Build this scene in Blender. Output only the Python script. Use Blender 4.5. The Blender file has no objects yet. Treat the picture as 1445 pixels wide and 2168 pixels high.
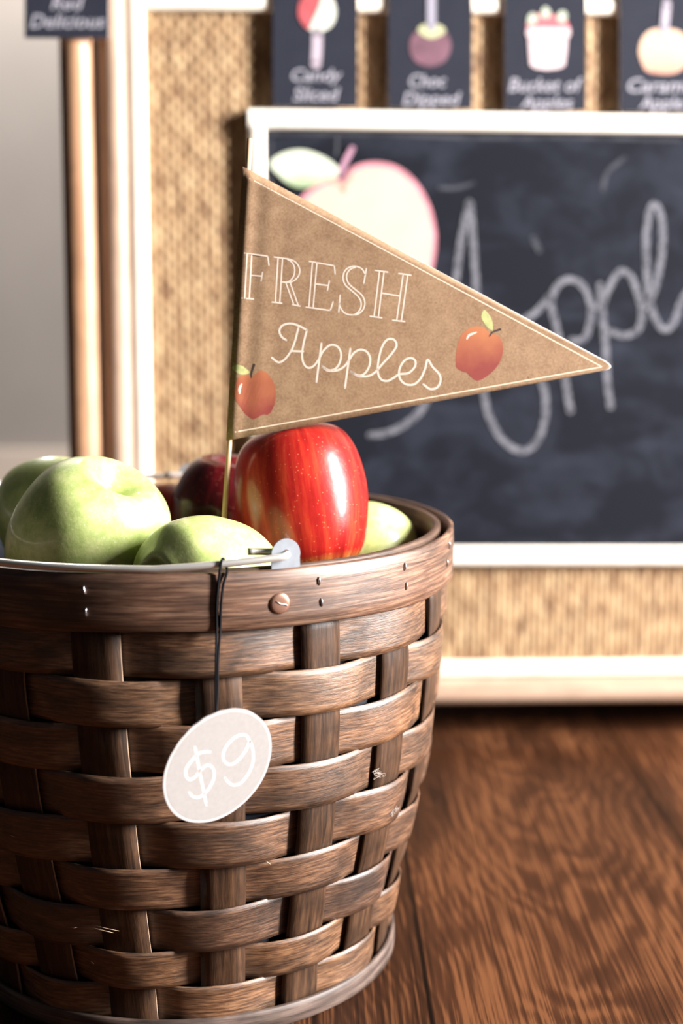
import bpy, bmesh, math, random
import numpy as np
from mathutils import Vector, Matrix
random.seed(7)
rng = np.random.RandomState(5)
scene = bpy.context.scene
PI = math.pi
R_ = math.radians

# ------------------------------------------------------------------ camera
FPX = 3164.0
CAM = Vector((0.07397, -0.81704, 0.37799))
YAW, PITCH, ROLL = 0.01879, 0.15693, 0.00353
_fwd = Vector((math.sin(YAW)*math.cos(PITCH), math.cos(YAW)*math.cos(PITCH), -math.sin(PITCH)))
_rt0 = Vector((math.cos(YAW), -math.sin(YAW), 0))
_up0 = _rt0.cross(_fwd)
RT = math.cos(ROLL)*_rt0 + math.sin(ROLL)*_up0
UP = -math.sin(ROLL)*_rt0 + math.cos(ROLL)*_up0
FWD = _fwd
cd = bpy.data.cameras.new('camera')
cam = bpy.data.objects.new('camera', cd)
scene.collection.objects.link(cam)
cam.matrix_world = Matrix(((RT.x, UP.x, -FWD.x, CAM.x), (RT.y, UP.y, -FWD.y, CAM.y), (RT.z, UP.z, -FWD.z, CAM.z), (0, 0, 0, 1)))
cd.sensor_fit = 'VERTICAL'
cd.sensor_height = 36.0
cd.lens = FPX/2168.0*36.0
cd.clip_start = 0.05
cd.dof.use_dof = True
cd.dof.focus_distance = 0.730
cd.dof.aperture_fstop = 4.3
cd.dof.aperture_blades = 0
scene.camera = cam

# ------------------------------------------------------------------ light
scene.view_settings.view_transform = 'Standard'
scene.view_settings.look = 'None'
scene.view_settings.gamma = 1.0
scene.view_settings.use_curve_mapping = False
scene.view_settings.exposure = 0.6

world = bpy.data.worlds.new('world')
scene.world = world
world.use_nodes = True
world.node_tree.nodes['Background'].inputs[0].default_value = (0.92, 0.95, 1.0, 1)
world.node_tree.nodes['Background'].inputs[1].default_value = 0.03


def area(name, loc, target, sx, sy, power, col):
    l = bpy.data.lights.new(name, 'AREA')
    l.shape = 'RECTANGLE'
    l.size, l.size_y = sx, sy
    l.energy = power
    l.spread = R_(80)
    l.color = col
    o = bpy.data.objects.new(name, l)
    scene.collection.objects.link(o)
    o.location = loc
    d = Vector(target) - Vector(loc)
    o.rotation_euler = d.to_track_quat('-Z', 'Y').to_euler()
    return o


# daylight from the room's window, high on the right
area('window_daylight', (1.84, -0.46, 0.93), (0.05, 0.1, 0.3), 0.30, 1.10, 36, (1.0, 0.975, 0.95))
# unseen light added out of frame to brighten the upper back wall
pl = bpy.data.lights.new('added_wall_light', 'POINT')
pl.energy = 52
pl.shadow_soft_size = 0.12
pl.color = (1.0, 0.96, 0.92)
po = bpy.data.objects.new('added_wall_light', pl)
scene.collection.objects.link(po)
po.location = (-0.35, 1.52, 1.38)


# ------------------------------------------------------------------ helpers
def ray(x, y):
    x, y = float(x), float(y)
    return FWD + (x-722.5)/FPX*RT - (y-1084.0)/FPX*UP


def at_depth(x, y, t):
    return CAM + t*ray(x, y)


class Plane:
    """a real surface in the room; pt() gives where a traced mark sits on it"""
    def __init__(s, P0, n, ex=None):
        s.P0 = Vector(P0)
        s.n = Vector(n).normalized()
        if ex is None:
            ex = Vector((0, 0, 1)).cross(s.n)
        s.ex = Vector(ex).normalized()
        s.ez = s.n.cross(s.ex).normalized()
        s.bulge = None

    def pt(s, x, y, off=0.0):
        d = ray(x, y)
        t = ((s.P0-CAM).dot(s.n))/d.dot(s.n)
        q = CAM + t*d
        if s.bulge:
            off += s.bulge(x, y)
        return q + s.n*float(off)

    def uv(s, x, y):
        q = s.pt(x, y) - s.P0
        return q.dot(s.ex), q.dot(s.ez)


def mesh_obj(name, verts, faces, mat=None, parent=None, uvs=None, smooth=True, loc=None):
    me = bpy.data.meshes.new(name)
    me.from_pydata([tuple(v) for v in verts], [], [tuple(f) for f in faces])
    if uvs is not None:
        uvl = me.uv_layers.new(name='UVMap')
        idx = np.empty(len(me.loops), dtype=np.int32)
        me.loops.foreach_get('vertex_index', idx)
        arr = np.asarray(uvs, dtype=np.float32)[idx]
        uvl.data.foreach_set('uv', arr.ravel())
    me.update()
    if smooth:
        me.polygons.foreach_set('use_smooth', [True]*len(me.polygons))
    o = bpy.data.objects.new(name, me)
    scene.collection.objects.link(o)
    if mat:
        me.materials.append(mat)
    if parent:
        o.parent = parent
        o.matrix_parent_inverse = Matrix.Translation(-parent.location) if False else Matrix.Identity(4)
    return o


def local(verts, parent):
    if parent is None:
        return verts
    inv = parent.matrix_basis.inverted()
    return [inv @ Vector(v) for v in verts]


def build(name, verts, faces, mat=None, parent=None, uvs=None, smooth=True):
    """verts in world space; stored relative to the parent empty (translation only)"""
    if parent is not None:
        L = Vector((0, 0, 0))
        q_ = parent
        while q_ is not None:
            L = L + q_.location
            q_ = q_.parent
        verts = [Vector(v)-L for v in verts]
    return mesh_obj(name, verts, faces, mat, parent, uvs, smooth)


def empty(name, loc, label, cat, group=None):
    o = bpy.data.objects.new(name, None)
    scene.collection.objects.link(o)
    o.location = loc
    o.empty_display_size = 0.02
    o['label'] = label
    o['category'] = cat
    if group:
        o['group'] = group
    return o


def box_vf(c, ax, ay, az, hx, hy, hz, bevel=0.0):
    """box by centre, axes and half sizes, with chamfered edges"""
    bm = bmesh.new()
    bmesh.ops.create_cube(bm, size=2.0)
    for v in bm.verts:
        v.co = Vector((v.co.x*hx, v.co.y*hy, v.co.z*hz))
    if bevel > 0:
        bmesh.ops.bevel(bm, geom=list(bm.edges), offset=bevel, segments=3, affect='EDGES', profile=0.6)
    vs = [Vector(c)+v.co.x*Vector(ax)+v.co.y*Vector(ay)+v.co.z*Vector(az) for v in bm.verts]
    bm.verts.index_update()
    fs = [[v.index for v in f.verts] for f in bm.faces]
    bm.free()
    return vs, fs


def merge(parts):
    V, F = [], []
    for v, f in parts:
        n = len(V)
        V += list(v)
        F += [[i+n for i in g] for g in f]
    return V, F


def tube_vf(pts, rad, seg=14, caps=True, closed=False):
    pts = [Vector(p) for p in pts]
    n = len(pts)
    rads = rad if isinstance(rad, (list, tuple)) else [rad]*n
    V, F = [], []
    T0 = (pts[1]-pts[0]).normalized()
    a = Vector((0, 0, 1)) if abs(T0.z) < 0.9 else Vector((1, 0, 0))
    N = (a - T0*a.dot(T0)).normalized()
    for i in range(n):
        if closed:
            T = (pts[(i+1) % n]-pts[i-1]).normalized()
        else:
            T = (pts[min(i+1, n-1)]-pts[max(i-1, 0)]).normalized()
        N = (N - T*N.dot(T)).normalized()
        B = T.cross(N)
        for k in range(seg):
            an = 2*PI*k/seg
            V.append(pts[i]+rads[i]*(math.cos(an)*N+math.sin(an)*B))
    m = n if closed else n-1
    for i in range(m):
        for k in range(seg):
            j = (i+1) % n
            F.append([i*seg+k, i*seg+(k+1) % seg, j*seg+(k+1) % seg, j*seg+k])
    if caps and not closed:
        F.append(list(range(seg))[::-1])
        F.append([(n-1)*seg+k for k in range(seg)])
    return V, F


def catmull(pts, k=8, closed=False):
    P = [np.array(p, float) for p in pts]
    n = len(P)
    out = []
    rngi = range(n) if closed else range(n-1)
    for i in rngi:
        if closed:
            p0, p1, p2, p3 = P[i-1], P[i], P[(i+1) % n], P[(i+2) % n]
        else:
            p1, p2 = P[i], P[i+1]
            p0 = P[i-1] if i > 0 else 2*p1-p2
            p3 = P[i+2] if i+2 < n else 2*p2-p1
        for j in range(k):
            t = j/k
            out.append(0.5*((2*p1)+(-p0+p2)*t+(2*p0-5*p1+4*p2-p3)*t*t+(-p0+3*p1-3*p2+p3)*t**3))
    if not closed:
        out.append(P[-1])
    return out


def stroke_vf(plane, pts, w, off, smooth=True, w_fn=None):
    """a drawn stroke of the width w laid on a plane (given as traced points)"""
    c = catmull(pts, 8) if smooth and len(pts) > 2 else [np.array(p, float) for p in pts]
    V, F = [], []
    n = len(c)
    L, Rr = [], []
    for i in range(n):
        d = c[min(i+1, n-1)]-c[max(i-1, 0)]
        d = d/(np.linalg.norm(d)+1e-9)
        nn = np.array([-d[1], d[0]])
        ww = w if w_fn is None else w*w_fn(i/(n-1.0))
        L.append(c[i]+nn*ww/2)
        Rr.append(c[i]-nn*ww/2)
    for i in range(n):
        V.append(plane.pt(L[i][0], L[i][1], off))
        V.append(plane.pt(Rr[i][0], Rr[i][1], off))
    for i in range(n-1):
        F.append([2*i, 2*i+1, 2*i+3, 2*i+2])
    # round ends
    for e, s in ((0, 1), (n-1, -1)):
        ww = w if w_fn is None else w*w_fn(e/(n-1.0))
        b = len(V)
        V.append(plane.pt(c[e][0], c[e][1], off))
        for k in range(12):
            a = 2*PI*k/12
            V.append(plane.pt(c[e][0]+math.cos(a)*ww/2, c[e][1]+math.sin(a)*ww/2, off))
        for k in range(12):
            F.append([b, b+1+k, b+1+(k+1) % 12])
    return V, F


def area_vf(plane, outline, off, smooth=True, thick=0.0, k=5):
    """filled flat shape with the traced outline; grid-free fan from bmesh triangulation"""
    c = catmull(outline, k, closed=True) if smooth else [np.array(p, float) for p in outline]
    bm = bmesh.new()
    if plane.bulge:              # fine mesh so that the print follows the bent paper
        f = bm.faces.new([bm.verts.new((p[0], p[1], 0)) for p in c])
        bmesh.ops.triangulate(bm, faces=[f])
        bmesh.ops.subdivide_edges(bm, edges=list(bm.edges), cuts=7, use_grid_fill=True)
        bm.verts.index_update()
        V = [plane.pt(v.co.x, v.co.y, off) for v in bm.verts]
        F = [[v.index for v in f.verts] for f in bm.faces]
        bm.free()
        return V, F
    vs = [bm.verts.new(plane.pt(p[0], p[1], off)) for p in c]
    f = bm.faces.new(vs)
    f.normal_update()
    if f.normal.dot(plane.n) < 0:
        f.normal_flip()
    if thick > 0:
        r = bmesh.ops.extrude_face_region(bm, geom=[f])
        for v in [g for g in r['geom'] if isinstance(g, bmesh.types.BMVert)]:
            v.co += plane.n*thick
    bmesh.ops.triangulate(bm, faces=[f for f in bm.faces if len(f.verts) > 4])
    bm.verts.index_update()
    V = [v.co.copy() for v in bm.verts]
    F = [[v.index for v in f.verts] for f in bm.faces]
    bm.free()
    return V, F


def sc(pts, s, ox, oy):
    return [(ox+p[0]/s, oy+p[1]/s) for p in pts]


# ------------------------------------------------------------------ materials
def new_mat(name):
    m = bpy.data.materials.new(name)
    m.use_nodes = True
    nt = m.node_tree
    b = nt.nodes['Principled BSDF']
    return m, nt, b


def nd(nt, t, **kw):
    n = nt.nodes.new(t)
    for k, v in kw.items():
        setattr(n, k, v)
    return n


def plain(name, col, rough=0.6, metal=0.0, spec=0.5, coat=0.0, noise=0.0, nscale=400, bump=0.0):
    m, nt, b = new_mat(name)
    b.inputs['Base Color'].default_value = (*col, 1)
    b.inputs['Roughness'].default_value = rough
    b.inputs['Metallic'].default_value = metal
    b.inputs['Specular IOR Level'].default_value = spec
    b.inputs['Coat Weight'].default_value = coat
    if noise > 0 or bump > 0:
        tc = nd(nt, 'ShaderNodeTexCoord')
        n = nd(nt, 'ShaderNodeTexNoise')
        n.inputs['Scale'].default_value = nscale
        n.inputs['Detail'].default_value = 6
        nt.links.new(tc.outputs['Object'], n.inputs['Vector'])
        r = nd(nt, 'ShaderNodeValToRGB')
        r.color_ramp.elements[0].position = 0.3
        r.color_ramp.elements[1].position = 0.7
        r.color_ramp.elements[0].color = tuple(c*(1-noise) for c in col)+(1,)
        r.color_ramp.elements[1].color = tuple(min(1, c*(1+noise)) for c in col)+(1,)
        nt.links.new(n.outputs['Fac'], r.inputs['Fac'])
        nt.links.new(r.outputs['Color'], b.inputs['Base Color'])
        if bump > 0:
            bp = nd(nt, 'ShaderNodeBump')
            bp.inputs['Strength'].default_value = bump
            bp.inputs['Distance'].default_value = 0.001
            nt.links.new(n.outputs['Fac'], bp.inputs['Height'])
            nt.links.new(bp.outputs['Normal'], b.inputs['Normal'])
    return m


def grain_mat(name, dark, mid, light, su, sv, rough=0.42, spec=0.5, bump=0.25, seed=0.0, stain=0.5, contrast=0.14, aniso=0.0):
    """wood with grain running along U of the UV map (metres)"""
    m, nt, b = new_mat(name)
    L = nt.links
    uv = nd(nt, 'ShaderNodeUVMap')
    mp = nd(nt, 'ShaderNodeMapping')
    mp.inputs['Scale'].default_value = (su, sv, 1)
    mp.inputs['Location'].default_value = (seed*3.1, seed*7.7, seed)
    L.new(uv.outputs['UV'], mp.inputs['Vector'])
    n1 = nd(nt, 'ShaderNodeTexNoise')
    n1.inputs['Scale'].default_value = 1.0
    n1.inputs['Detail'].default_value = 7
    n1.inputs['Roughness'].default_value = 0.68
    n1.inputs['Distortion'].default_value = 0.35
    L.new(mp.outputs['Vector'], n1.inputs['Vector'])
    r1 = nd(nt, 'ShaderNodeValToRGB')
    e = r1.color_ramp.elements
    e[0].position = 0.5-contrast
    e[1].position = 0.5+contrast
    e[0].color = (*dark, 1)
    e[1].color = (*light, 1)
    k = e.new(0.5)
    k.color = (*mid, 1)
    L.new(n1.outputs['Fac'], r1.inputs['Fac'])
    # broad uneven stain; on the splints its pale patches also imitate sheen
    mp2 = nd(nt, 'ShaderNodeMapping')
    mp2.inputs['Scale'].default_value = (32, 70, 1)
    mp2.inputs['Location'].default_value = (seed*11.3, seed*2.9, seed*5)
    L.new(uv.outputs['UV'], mp2.inputs['Vector'])
    n2 = nd(nt, 'ShaderNodeTexNoise')
    n2.inputs['Scale'].default_value = 1.0
    n2.inputs['Detail'].default_value = 3
    n2.inputs['Distortion'].default_value = 0.6
    L.new(mp2.outputs['Vector'], n2.inputs['Vector'])
    r2 = nd(nt, 'ShaderNodeMapRange')
    r2.inputs['From Min'].default_value = 0.33
    r2.inputs['From Max'].default_value = 0.62
    r2.inputs['To Min'].default_value = 1.0-stain
    r2.inputs['To Max'].default_value = 1.0+stain*0.55
    L.new(n2.outputs['Fac'], r2.inputs['Value'])
    mx = nd(nt, 'ShaderNodeMix', data_type='RGBA', blend_type='MULTIPLY')
    mx.inputs['Factor'].default_value = 1.0
    L.new(r1.outputs['Color'], mx.inputs[6])
    L.new(r2.outputs['Result'], mx.inputs[7])
    L.new(mx.outputs[2], b.inputs['Base Color'])
    rr = nd(nt, 'ShaderNodeMapRange')
    rr.inputs['To Min'].default_value = rough-0.08
    rr.inputs['To Max'].default_value = rough+0.16
    L.new(n1.outputs['Fac'], rr.inputs['Value'])
    L.new(rr.outputs['Result'], b.inputs['Roughness'])
    b.inputs['Specular IOR Level'].default_value = spec
    b.inputs['Anisotropic'].default_value = aniso
    bp = nd(nt, 'ShaderNodeBump')
    bp.inputs['Strength'].default_value = bump
    bp.inputs['Distance'].default_value = 0.0006
    L.new(n1.outputs['Fac'], bp.inputs['Height'])
    L.new(bp.outputs['Normal'], b.inputs['Normal'])
    return m


def two_tone(name, c0, c1, z0, z1, plane, rough=0.6, edge=None, nz=0.08):
    """printed colour wash running from c0 to c1 along the sheet's own height"""
    m, nt, b = new_mat(name)
    L = nt.links
    uv = nd(nt, 'ShaderNodeUVMap')
    sp = nd(nt, 'ShaderNodeSeparateXYZ')
    L.new(uv.outputs['UV'], sp.inputs[0])
    n = nd(nt, 'ShaderNodeTexNoise')
    n.inputs['Scale'].default_value = 70
    n.inputs['Detail'].default_value = 5
    L.new(uv.outputs['UV'], n.inputs['Vector'])
    ad = nd(nt, 'ShaderNodeMath', operation='MULTIPLY_ADD')
    ad.inputs[1].default_value = (z1-z0)*1.2
    L.new(n.outputs['Fac'], ad.inputs[0])
    L.new(sp.outputs['Y'], ad.inputs[2])
    mr = nd(nt, 'ShaderNodeMapRange')
    mr.inputs['From Min'].default_value = z0+(z1-z0)*0.6
    mr.inputs['From Max'].default_value = z1+(z1-z0)*0.6
    L.new(ad.outputs[0], mr.inputs['Value'])
    mx = nd(nt, 'ShaderNodeMix', data_type='RGBA')
    L.new(mr.outputs['Result'], mx.inputs['Factor'])
    mx.inputs[6].default_value = (*c0, 1)
    mx.inputs[7].default_value = (*c1, 1)
    L.new(mx.outputs[2], b.inputs['Base Color'])
    b.inputs['Roughness'].default_value = rough
    return m


def with_uv(plane, V):
    return [((v-plane.P0).dot(plane.ex), (v-plane.P0).dot(plane.ez)) for v in V]


# ================================================================== SETTING
# ---- floor: dark stained planks running away from the camera (world Y)
def px_floor(x, y):
    d = ray(x, y)
    t = -CAM.z/d.z
    return CAM+t*d


s1 = px_floor(664, 2160).x
s2 = px_floor(880, 1950).x
s3 = px_floor(1370, 1672).x
CATH = px_floor(1180, 1800)

m, nt, b = new_mat('stained_plank_floor')
L = nt.links
tc = nd(nt, 'ShaderNodeTexCoord')
sp = nd(nt, 'ShaderNodeSeparateXYZ')
L.new(tc.outputs['Object'], sp.inputs[0])
# plank tone and seams along X
seams = [s1-0.95, s1-0.80, s1-0.62, s1-0.44, s1-0.25, s1-0.11, s1, s2, s3, s3+0.13, s3+0.3, s3+0.45, s3+0.62, s3+0.8]
tones = [0.9, 1.1, 0.8, 1.0, 0.85, 1.0, 0.72, 1.0, 1.35, 0.9, 1.1, 0.8, 1.0, 0.9]
x0, x1 = s1-1.2, s3+1.2
mr = nd(nt, 'ShaderNodeMapRange')
mr.inputs['From Min'].default_value = x0
mr.inputs['From Max'].default_value = x1
L.new(sp.outputs['X'], mr.inputs['Value'])
rt = nd(nt, 'ShaderNodeValToRGB')
rt.color_ramp.interpolation = 'CONSTANT'
el = rt.color_ramp.elements
el[0].position = 0
el[0].color = (0.5, 0.5, 0.5, 1)
el[1].position = (seams[0]-x0)/(x1-x0)
el[1].color = (tones[0]*.5,)*3+(1,)
for s, t in zip(seams[1:], tones[1:]):
    e = el.new((s-x0)/(x1-x0))
    e.color = (t*.5,)*3+(1,)
L.new(mr.outputs['Result'], rt.inputs['Fac'])
# seam lines: product of distances
prev = None
for s in seams:
    a = nd(nt, 'ShaderNodeMath', operation='SUBTRACT')
    a.inputs[1].default_value = s
    L.new(sp.outputs['X'], a.inputs[0])
    c = nd(nt, 'ShaderNodeMath', operation='ABSOLUTE')
    L.new(a.outputs[0], c.inputs[0])
    if prev is None:
        prev = c
    else:
        mn = nd(nt, 'ShaderNodeMath', operation='MINIMUM')
        L.new(prev.outputs[0], mn.inputs[0])
        L.new(c.outputs[0], mn.inputs[1])
        prev = mn
seam = nd(nt, 'ShaderNodeMapRange')
seam.inputs['From Min'].default_value = 0.0006
seam.inputs['From Max'].default_value = 0.0022
seam.inputs['To Min'].default_value = 0.12
seam.inputs['To Max'].default_value = 1.0
L.new(prev.outputs[0], seam.inputs['Value'])
# fine straight grain
mp = nd(nt, 'ShaderNodeMapping')
mp.inputs['Scale'].default_value = (520, 7, 1)
L.new(tc.outputs['Object'], mp.inputs['Vector'])
g1 = nd(nt, 'ShaderNodeTexNoise')
g1.inputs['Scale'].default_value = 1
g1.inputs['Detail'].default_value = 6
g1.inputs['Roughness'].default_value = 0.65
g1.inputs['Distortion'].default_value = 0.4
L.new(mp.outputs['Vector'], g1.inputs['Vector'])
# cathedral figure: bands of  Y*a + (X-xc)^2*b, bent by noise
xc = nd(nt, 'ShaderNodeMath', operation='SUBTRACT')
xc.inputs[1].default_value = CATH.x
L.new(sp.outputs['X'], xc.inputs[0])
x2 = nd(nt, 'ShaderNodeMath', operation='MULTIPLY')
L.new(xc.outputs[0], x2.inputs[0])
L.new(xc.outputs[0], x2.inputs[1])
nb = nd(nt, 'ShaderNodeTexNoise')
mpb = nd(nt, 'ShaderNodeMapping')
mpb.inputs['Scale'].default_value = (16, 6, 1)
L.new(tc.outputs['Object'], mpb.inputs['Vector'])
nb.inputs['Scale'].default_value = 1
nb.inputs['Detail'].default_value = 3
L.new(mpb.outputs['Vector'], nb.inputs['Vector'])
q1 = nd(nt, 'ShaderNodeMath', operation='MULTIPLY_ADD')     # x2*b + Y
q1.inputs[1].default_value = -46.0
L.new(x2.outputs[0], q1.inputs[0])
L.new(sp.outputs['Y'], q1.inputs[2])
q2 = nd(nt, 'ShaderNodeMath', operation='MULTIPLY_ADD')     # + noise
q2.inputs[1].default_value = 0.34
L.new(nb.outputs['Fac'], q2.inputs[0])
L.new(q1.outputs[0], q2.inputs[2])
q3 = nd(nt, 'ShaderNodeMath', operation='MULTIPLY')
q3.inputs[1].default_value = 120.0
L.new(q2.outputs[0], q3.inputs[0])
q4 = nd(nt, 'ShaderNodeMath', operation='SINE')
L.new(q3.outputs[0], q4.inputs[0])
# large dark clouds
nc = nd(nt, 'ShaderNodeTexNoise')
mpc = nd(nt, 'ShaderNodeMapping')
mpc.inputs['Scale'].default_value = (11, 3.5, 1)
mpc.inputs['Location'].default_value = (1.3, 0.4, 0)
L.new(tc.outputs['Object'], mpc.inputs['Vector'])
nc.inputs['Scale'].default_value = 1
nc.inputs['Detail'].default_value = 5
nc.inputs['Distortion'].default_value = 0.8
L.new(mpc.outputs['Vector'], nc.inputs['Vector'])
f1 = nd(nt, 'ShaderNodeMath', operation='MULTIPLY_ADD')     # grain*1.0 + wave*0.06
f1.inputs[1].default_value = 0.045
L.new(q4.outputs[0], f1.inputs[0])
L.new(g1.outputs['Fac'], f1.inputs[2])
f2 = nd(nt, 'ShaderNodeMath', operation='MULTIPLY_ADD')
f2.inputs[1].default_value = 0.75
L.new(nc.outputs['Fac'], f2.inputs[0])
L.new(f1.outputs[0], f2.inputs[2])
rp = nd(nt, 'ShaderNodeValToRGB')
e = rp.color_ramp.elements
e[0].position = 0.62
e[0].color = (0.015, 0.006, 0.003, 1)
e[1].position = 1.16
e[1].color = (0.14, 0.054, 0.022, 1)
k = e.new(0.88)
k.color = (0.052, 0.0185, 0.008, 1)
fr = nd(nt, 'ShaderNodeMath', operation='MULTIPLY')
fr.inputs[1].default_value = 1.0
L.new(f2.outputs[0], fr.inputs[0])
L.new(fr.outputs[0], rp.inputs['Fac'])
m1 = nd(nt, 'ShaderNodeMix', data_type='RGBA', blend_type='MULTIPLY')
m1.inputs['Factor'].default_value = 1
L.new(rp.outputs['Color'], m1.inputs[6])
dbl = nd(nt, 'ShaderNodeMix', data_type='RGBA', blend_type='ADD')
dbl.inputs['Factor'].default_value = 1
L.new(rt.outputs['Color'], dbl.inputs[6])
L.new(rt.outputs['Color'], dbl.inputs[7])
L.new(dbl.outputs[2], m1.inputs[7])
m2 = nd(nt, 'ShaderNodeMix', data_type='RGBA', blend_type='MULTIPLY')
m2.inputs['Factor'].default_value = 1
L.new(m1.outputs[2], m2.inputs[6])
L.new(seam.outputs['Result'], m2.inputs[7])
L.new(m2.outputs[2], b.inputs['Base Color'])
b.inputs['Roughness'].default_value = 0.55
b.inputs['Specular IOR Level'].default_value = 0.06
bp = nd(nt, 'ShaderNodeBump')
bp.inputs['Strength'].default_value = 0.25
bp.inputs['Distance'].default_value = 0.001
L.new(g1.outputs['Fac'], bp.inputs['Height'])
L.new(bp.outputs['Normal'], b.inputs['Normal'])
FLOOR_M = m
V, F = box_vf((0, 0.75, -0.01), (1, 0, 0), (0, 1, 0), (0, 0, 1), 2.6, 2.25, 0.01)
o = mesh_obj('floor', V, F, FLOOR_M, smooth=False)
o['kind'] = 'structure'

WALL_Y = 1.85
WALL_M = plain('painted_wall', (0.30, 0.268, 0.245), 0.85, spec=0.2, noise=0.03, nscale=8)
V, F = box_vf((0, WALL_Y+0.03, 1.2), (1, 0, 0), (0, 1, 0), (0, 0, 1), 2.6, 0.03, 1.2)
o = mesh_obj('wall_back', V, F, WALL_M, smooth=False)
o['kind'] = 'structure'
V, F = box_vf((0, WALL_Y-0.006, 0.035), (1, 0, 0), (0, 1, 0), (0, 0, 1), 2.6, 0.006, 0.035, 0.003)
o = mesh_obj('baseboard_back', V, F, plain('baseboard_paint', (0.60, 0.50, 0.42), 0.5), smooth=False)
o['kind'] = 'structure'

# ================================================================== WICKER PANEL
PS = R_(1.4)
EX = Vector((math.cos(PS), math.sin(PS), 0))
EN = Vector((math.sin(PS), -math.cos(PS), 0))     # towards the camera
EZ = Vector((0, 0, 1))
PB0 = Vector((0.1468, 0.3705, 0))


def bp_(u, z, d=0.0):
    """point on the panel: along, up, and out towards the camera"""
    return PB0 + EX*(u*0.96) + EZ*(0.0151+z*0.96) + EN*d


def board_plane(d):
    return Plane(PB0+EN*d, EN, EX)


U_R = 0.52
RATTAN_D = grain_mat('rattan_pole', (0.34, 0.175, 0.095), (0.42, 0.23, 0.13), (0.50, 0.30, 0.18), 4, 120, rough=0.38, spec=0.6, bump=0.1, stain=0.15)
RATTAN_P = grain_mat('pale_rattan_pole', (0.36, 0.235, 0.165), (0.43, 0.29, 0.21), (0.49, 0.35, 0.26), 4, 120, rough=0.4, spec=0.5, bump=0.1, stain=0.12)
MOULD = grain_mat('bleached_wood_moulding', (0.86, 0.77, 0.64), (0.91, 0.83, 0.72), (0.93, 0.87, 0.78), 4, 150, rough=0.45, bump=0.1, stain=0.1)

# wicker weave
m, nt, b = new_mat('wicker_weave')
L = nt.links
uv = nd(nt, 'ShaderNodeUVMap')
mp = nd(nt, 'ShaderNodeMapping')
mp.inputs['Scale'].default_value = (170, 45, 1)
L.new(uv.outputs['UV'], mp.inputs['Vector'])
n1 = nd(nt, 'ShaderNodeTexNoise')
n1.inputs['Scale'].default_value = 1
n1.inputs['Detail'].default_value = 3
L.new(mp.outputs['Vector'], n1.inputs['Vector'])
r = nd(nt, 'ShaderNodeValToRGB')
e = r.color_ramp.elements
e[0].position = 0.32
e[0].color = (0.19, 0.095, 0.042, 1)
e[1].position = 0.66
e[1].color = (0.52, 0.355, 0.195, 1)
k = e.new(0.48)
k.color = (0.37, 0.225, 0.112, 1)
L.new(n1.outputs['Fac'], r.inputs['Fac'])
at = nd(nt, 'ShaderNodeAttribute', attribute_name='cell')
mr = nd(nt, 'ShaderNodeMapRange')
mr.inputs['To Min'].default_value = 0.62
mr.inputs['To Max'].default_value = 1.12
L.new(at.outputs['Fac'], mr.inputs['Value'])
mx = nd(nt, 'ShaderNodeMix', data_type='RGBA', blend_type='MULTIPLY')
mx.inputs['Factor'].default_value = 1
L.new(r.outputs['Color'], mx.inputs[6])
L.new(mr.outputs['Result'], mx.inputs[7])
L.new(mx.outputs[2], b.inputs['Base Color'])
b.inputs['Roughness'].default_value = 0.6
WICKER = m

pan = empty('wicker_panel', bp_(0.13, -0.0157, 0), 'standing wicker panel framed with pale mouldings and rattan poles, behind the basket', 'wicker panel')
cu, cz = 0.0052, 0.0108
ua, ub, za, zb = -0.216, 0.512, 0.046, 0.80
nu = int((ub-ua)/cu)*4
nz = int((zb-za)/cz)*5
uu = np.linspace(ua, ub, nu+1)
zz = np.linspace(za, zb, nz+1)
UU, ZZ = np.meshgrid(uu, zz)
iu = np.floor((UU-ua)/cu)
fu = (UU-ua)/cu-iu
iz_ = (ZZ-za)/cz
ph = iz_ + 0.5*(iu % 2)
wob = 0.05*np.sin(UU*61+ZZ*9)+0.06*np.sin(UU*23+1.0)
strand = np.sqrt(np.clip(1-(2*fu-1)**2*0.9, 0, 1))
over = 0.5+0.5*np.cos(2*PI*(ph+wob))
h = 0.0018*strand*(0.35+0.65*over)
cellr = np.random.RandomState(3).rand(400, 200)
ci = np.clip(iu.astype(int), 0, 399)
cj = np.clip(np.floor(ph).astype(int), 0, 199)
cellv = cellr[ci, cj]*0.45+0.55*over*strand
base = -0.005
P = np.array(bp_(0, 0, 0))[None, None, :] + 0.96*UU[..., None]*np.array(EX) + 0.96*ZZ[..., None]*np.array(EZ) + (base+h)[..., None]*np.array(EN)
V = P.reshape(-1, 3)
ids = np.arange((nu+1)*(nz+1)).reshape(nz+1, nu+1)
F = np.stack([ids[:-1, :-1], ids[:-1, 1:], ids[1:, 1:], ids[1:, :-1]], -1).reshape(-1, 4)
Lp = np.array(pan.location)
me = bpy.data.meshes.new('woven_wicker')
me.from_pydata((V-Lp).tolist(), [], F.tolist())
uvl = me.uv_layers.new(name='UVMap')
idx = np.empty(len(me.loops), dtype=np.int32)
me.loops.foreach_get('vertex_index', idx)
uvl.data.foreach_set('uv', np.stack([UU.ravel(), ZZ.ravel()], -1).astype(np.float32)[idx].ravel())
a = me.attributes.new('cell', 'FLOAT', 'POINT')
a.data.foreach_set('value', cellv.ravel().astype(np.float32))
me.polygons.foreach_set('use_smooth', [True]*len(me.polygons))
me.materials.append(WICKER)
wk = bpy.data.objects.new('woven_wicker', me)
scene.collection.objects.link(wk)
wk.parent = pan
V, F = box_vf(bp_(0.148, 0.42, -0.010), EX, EN, EZ, 0.352, 0.002, 0.363)
build('backing_board', V, F, plain('dark_backing', (0.16, 0.09, 0.045), 0.8), pan, smooth=False)


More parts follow.
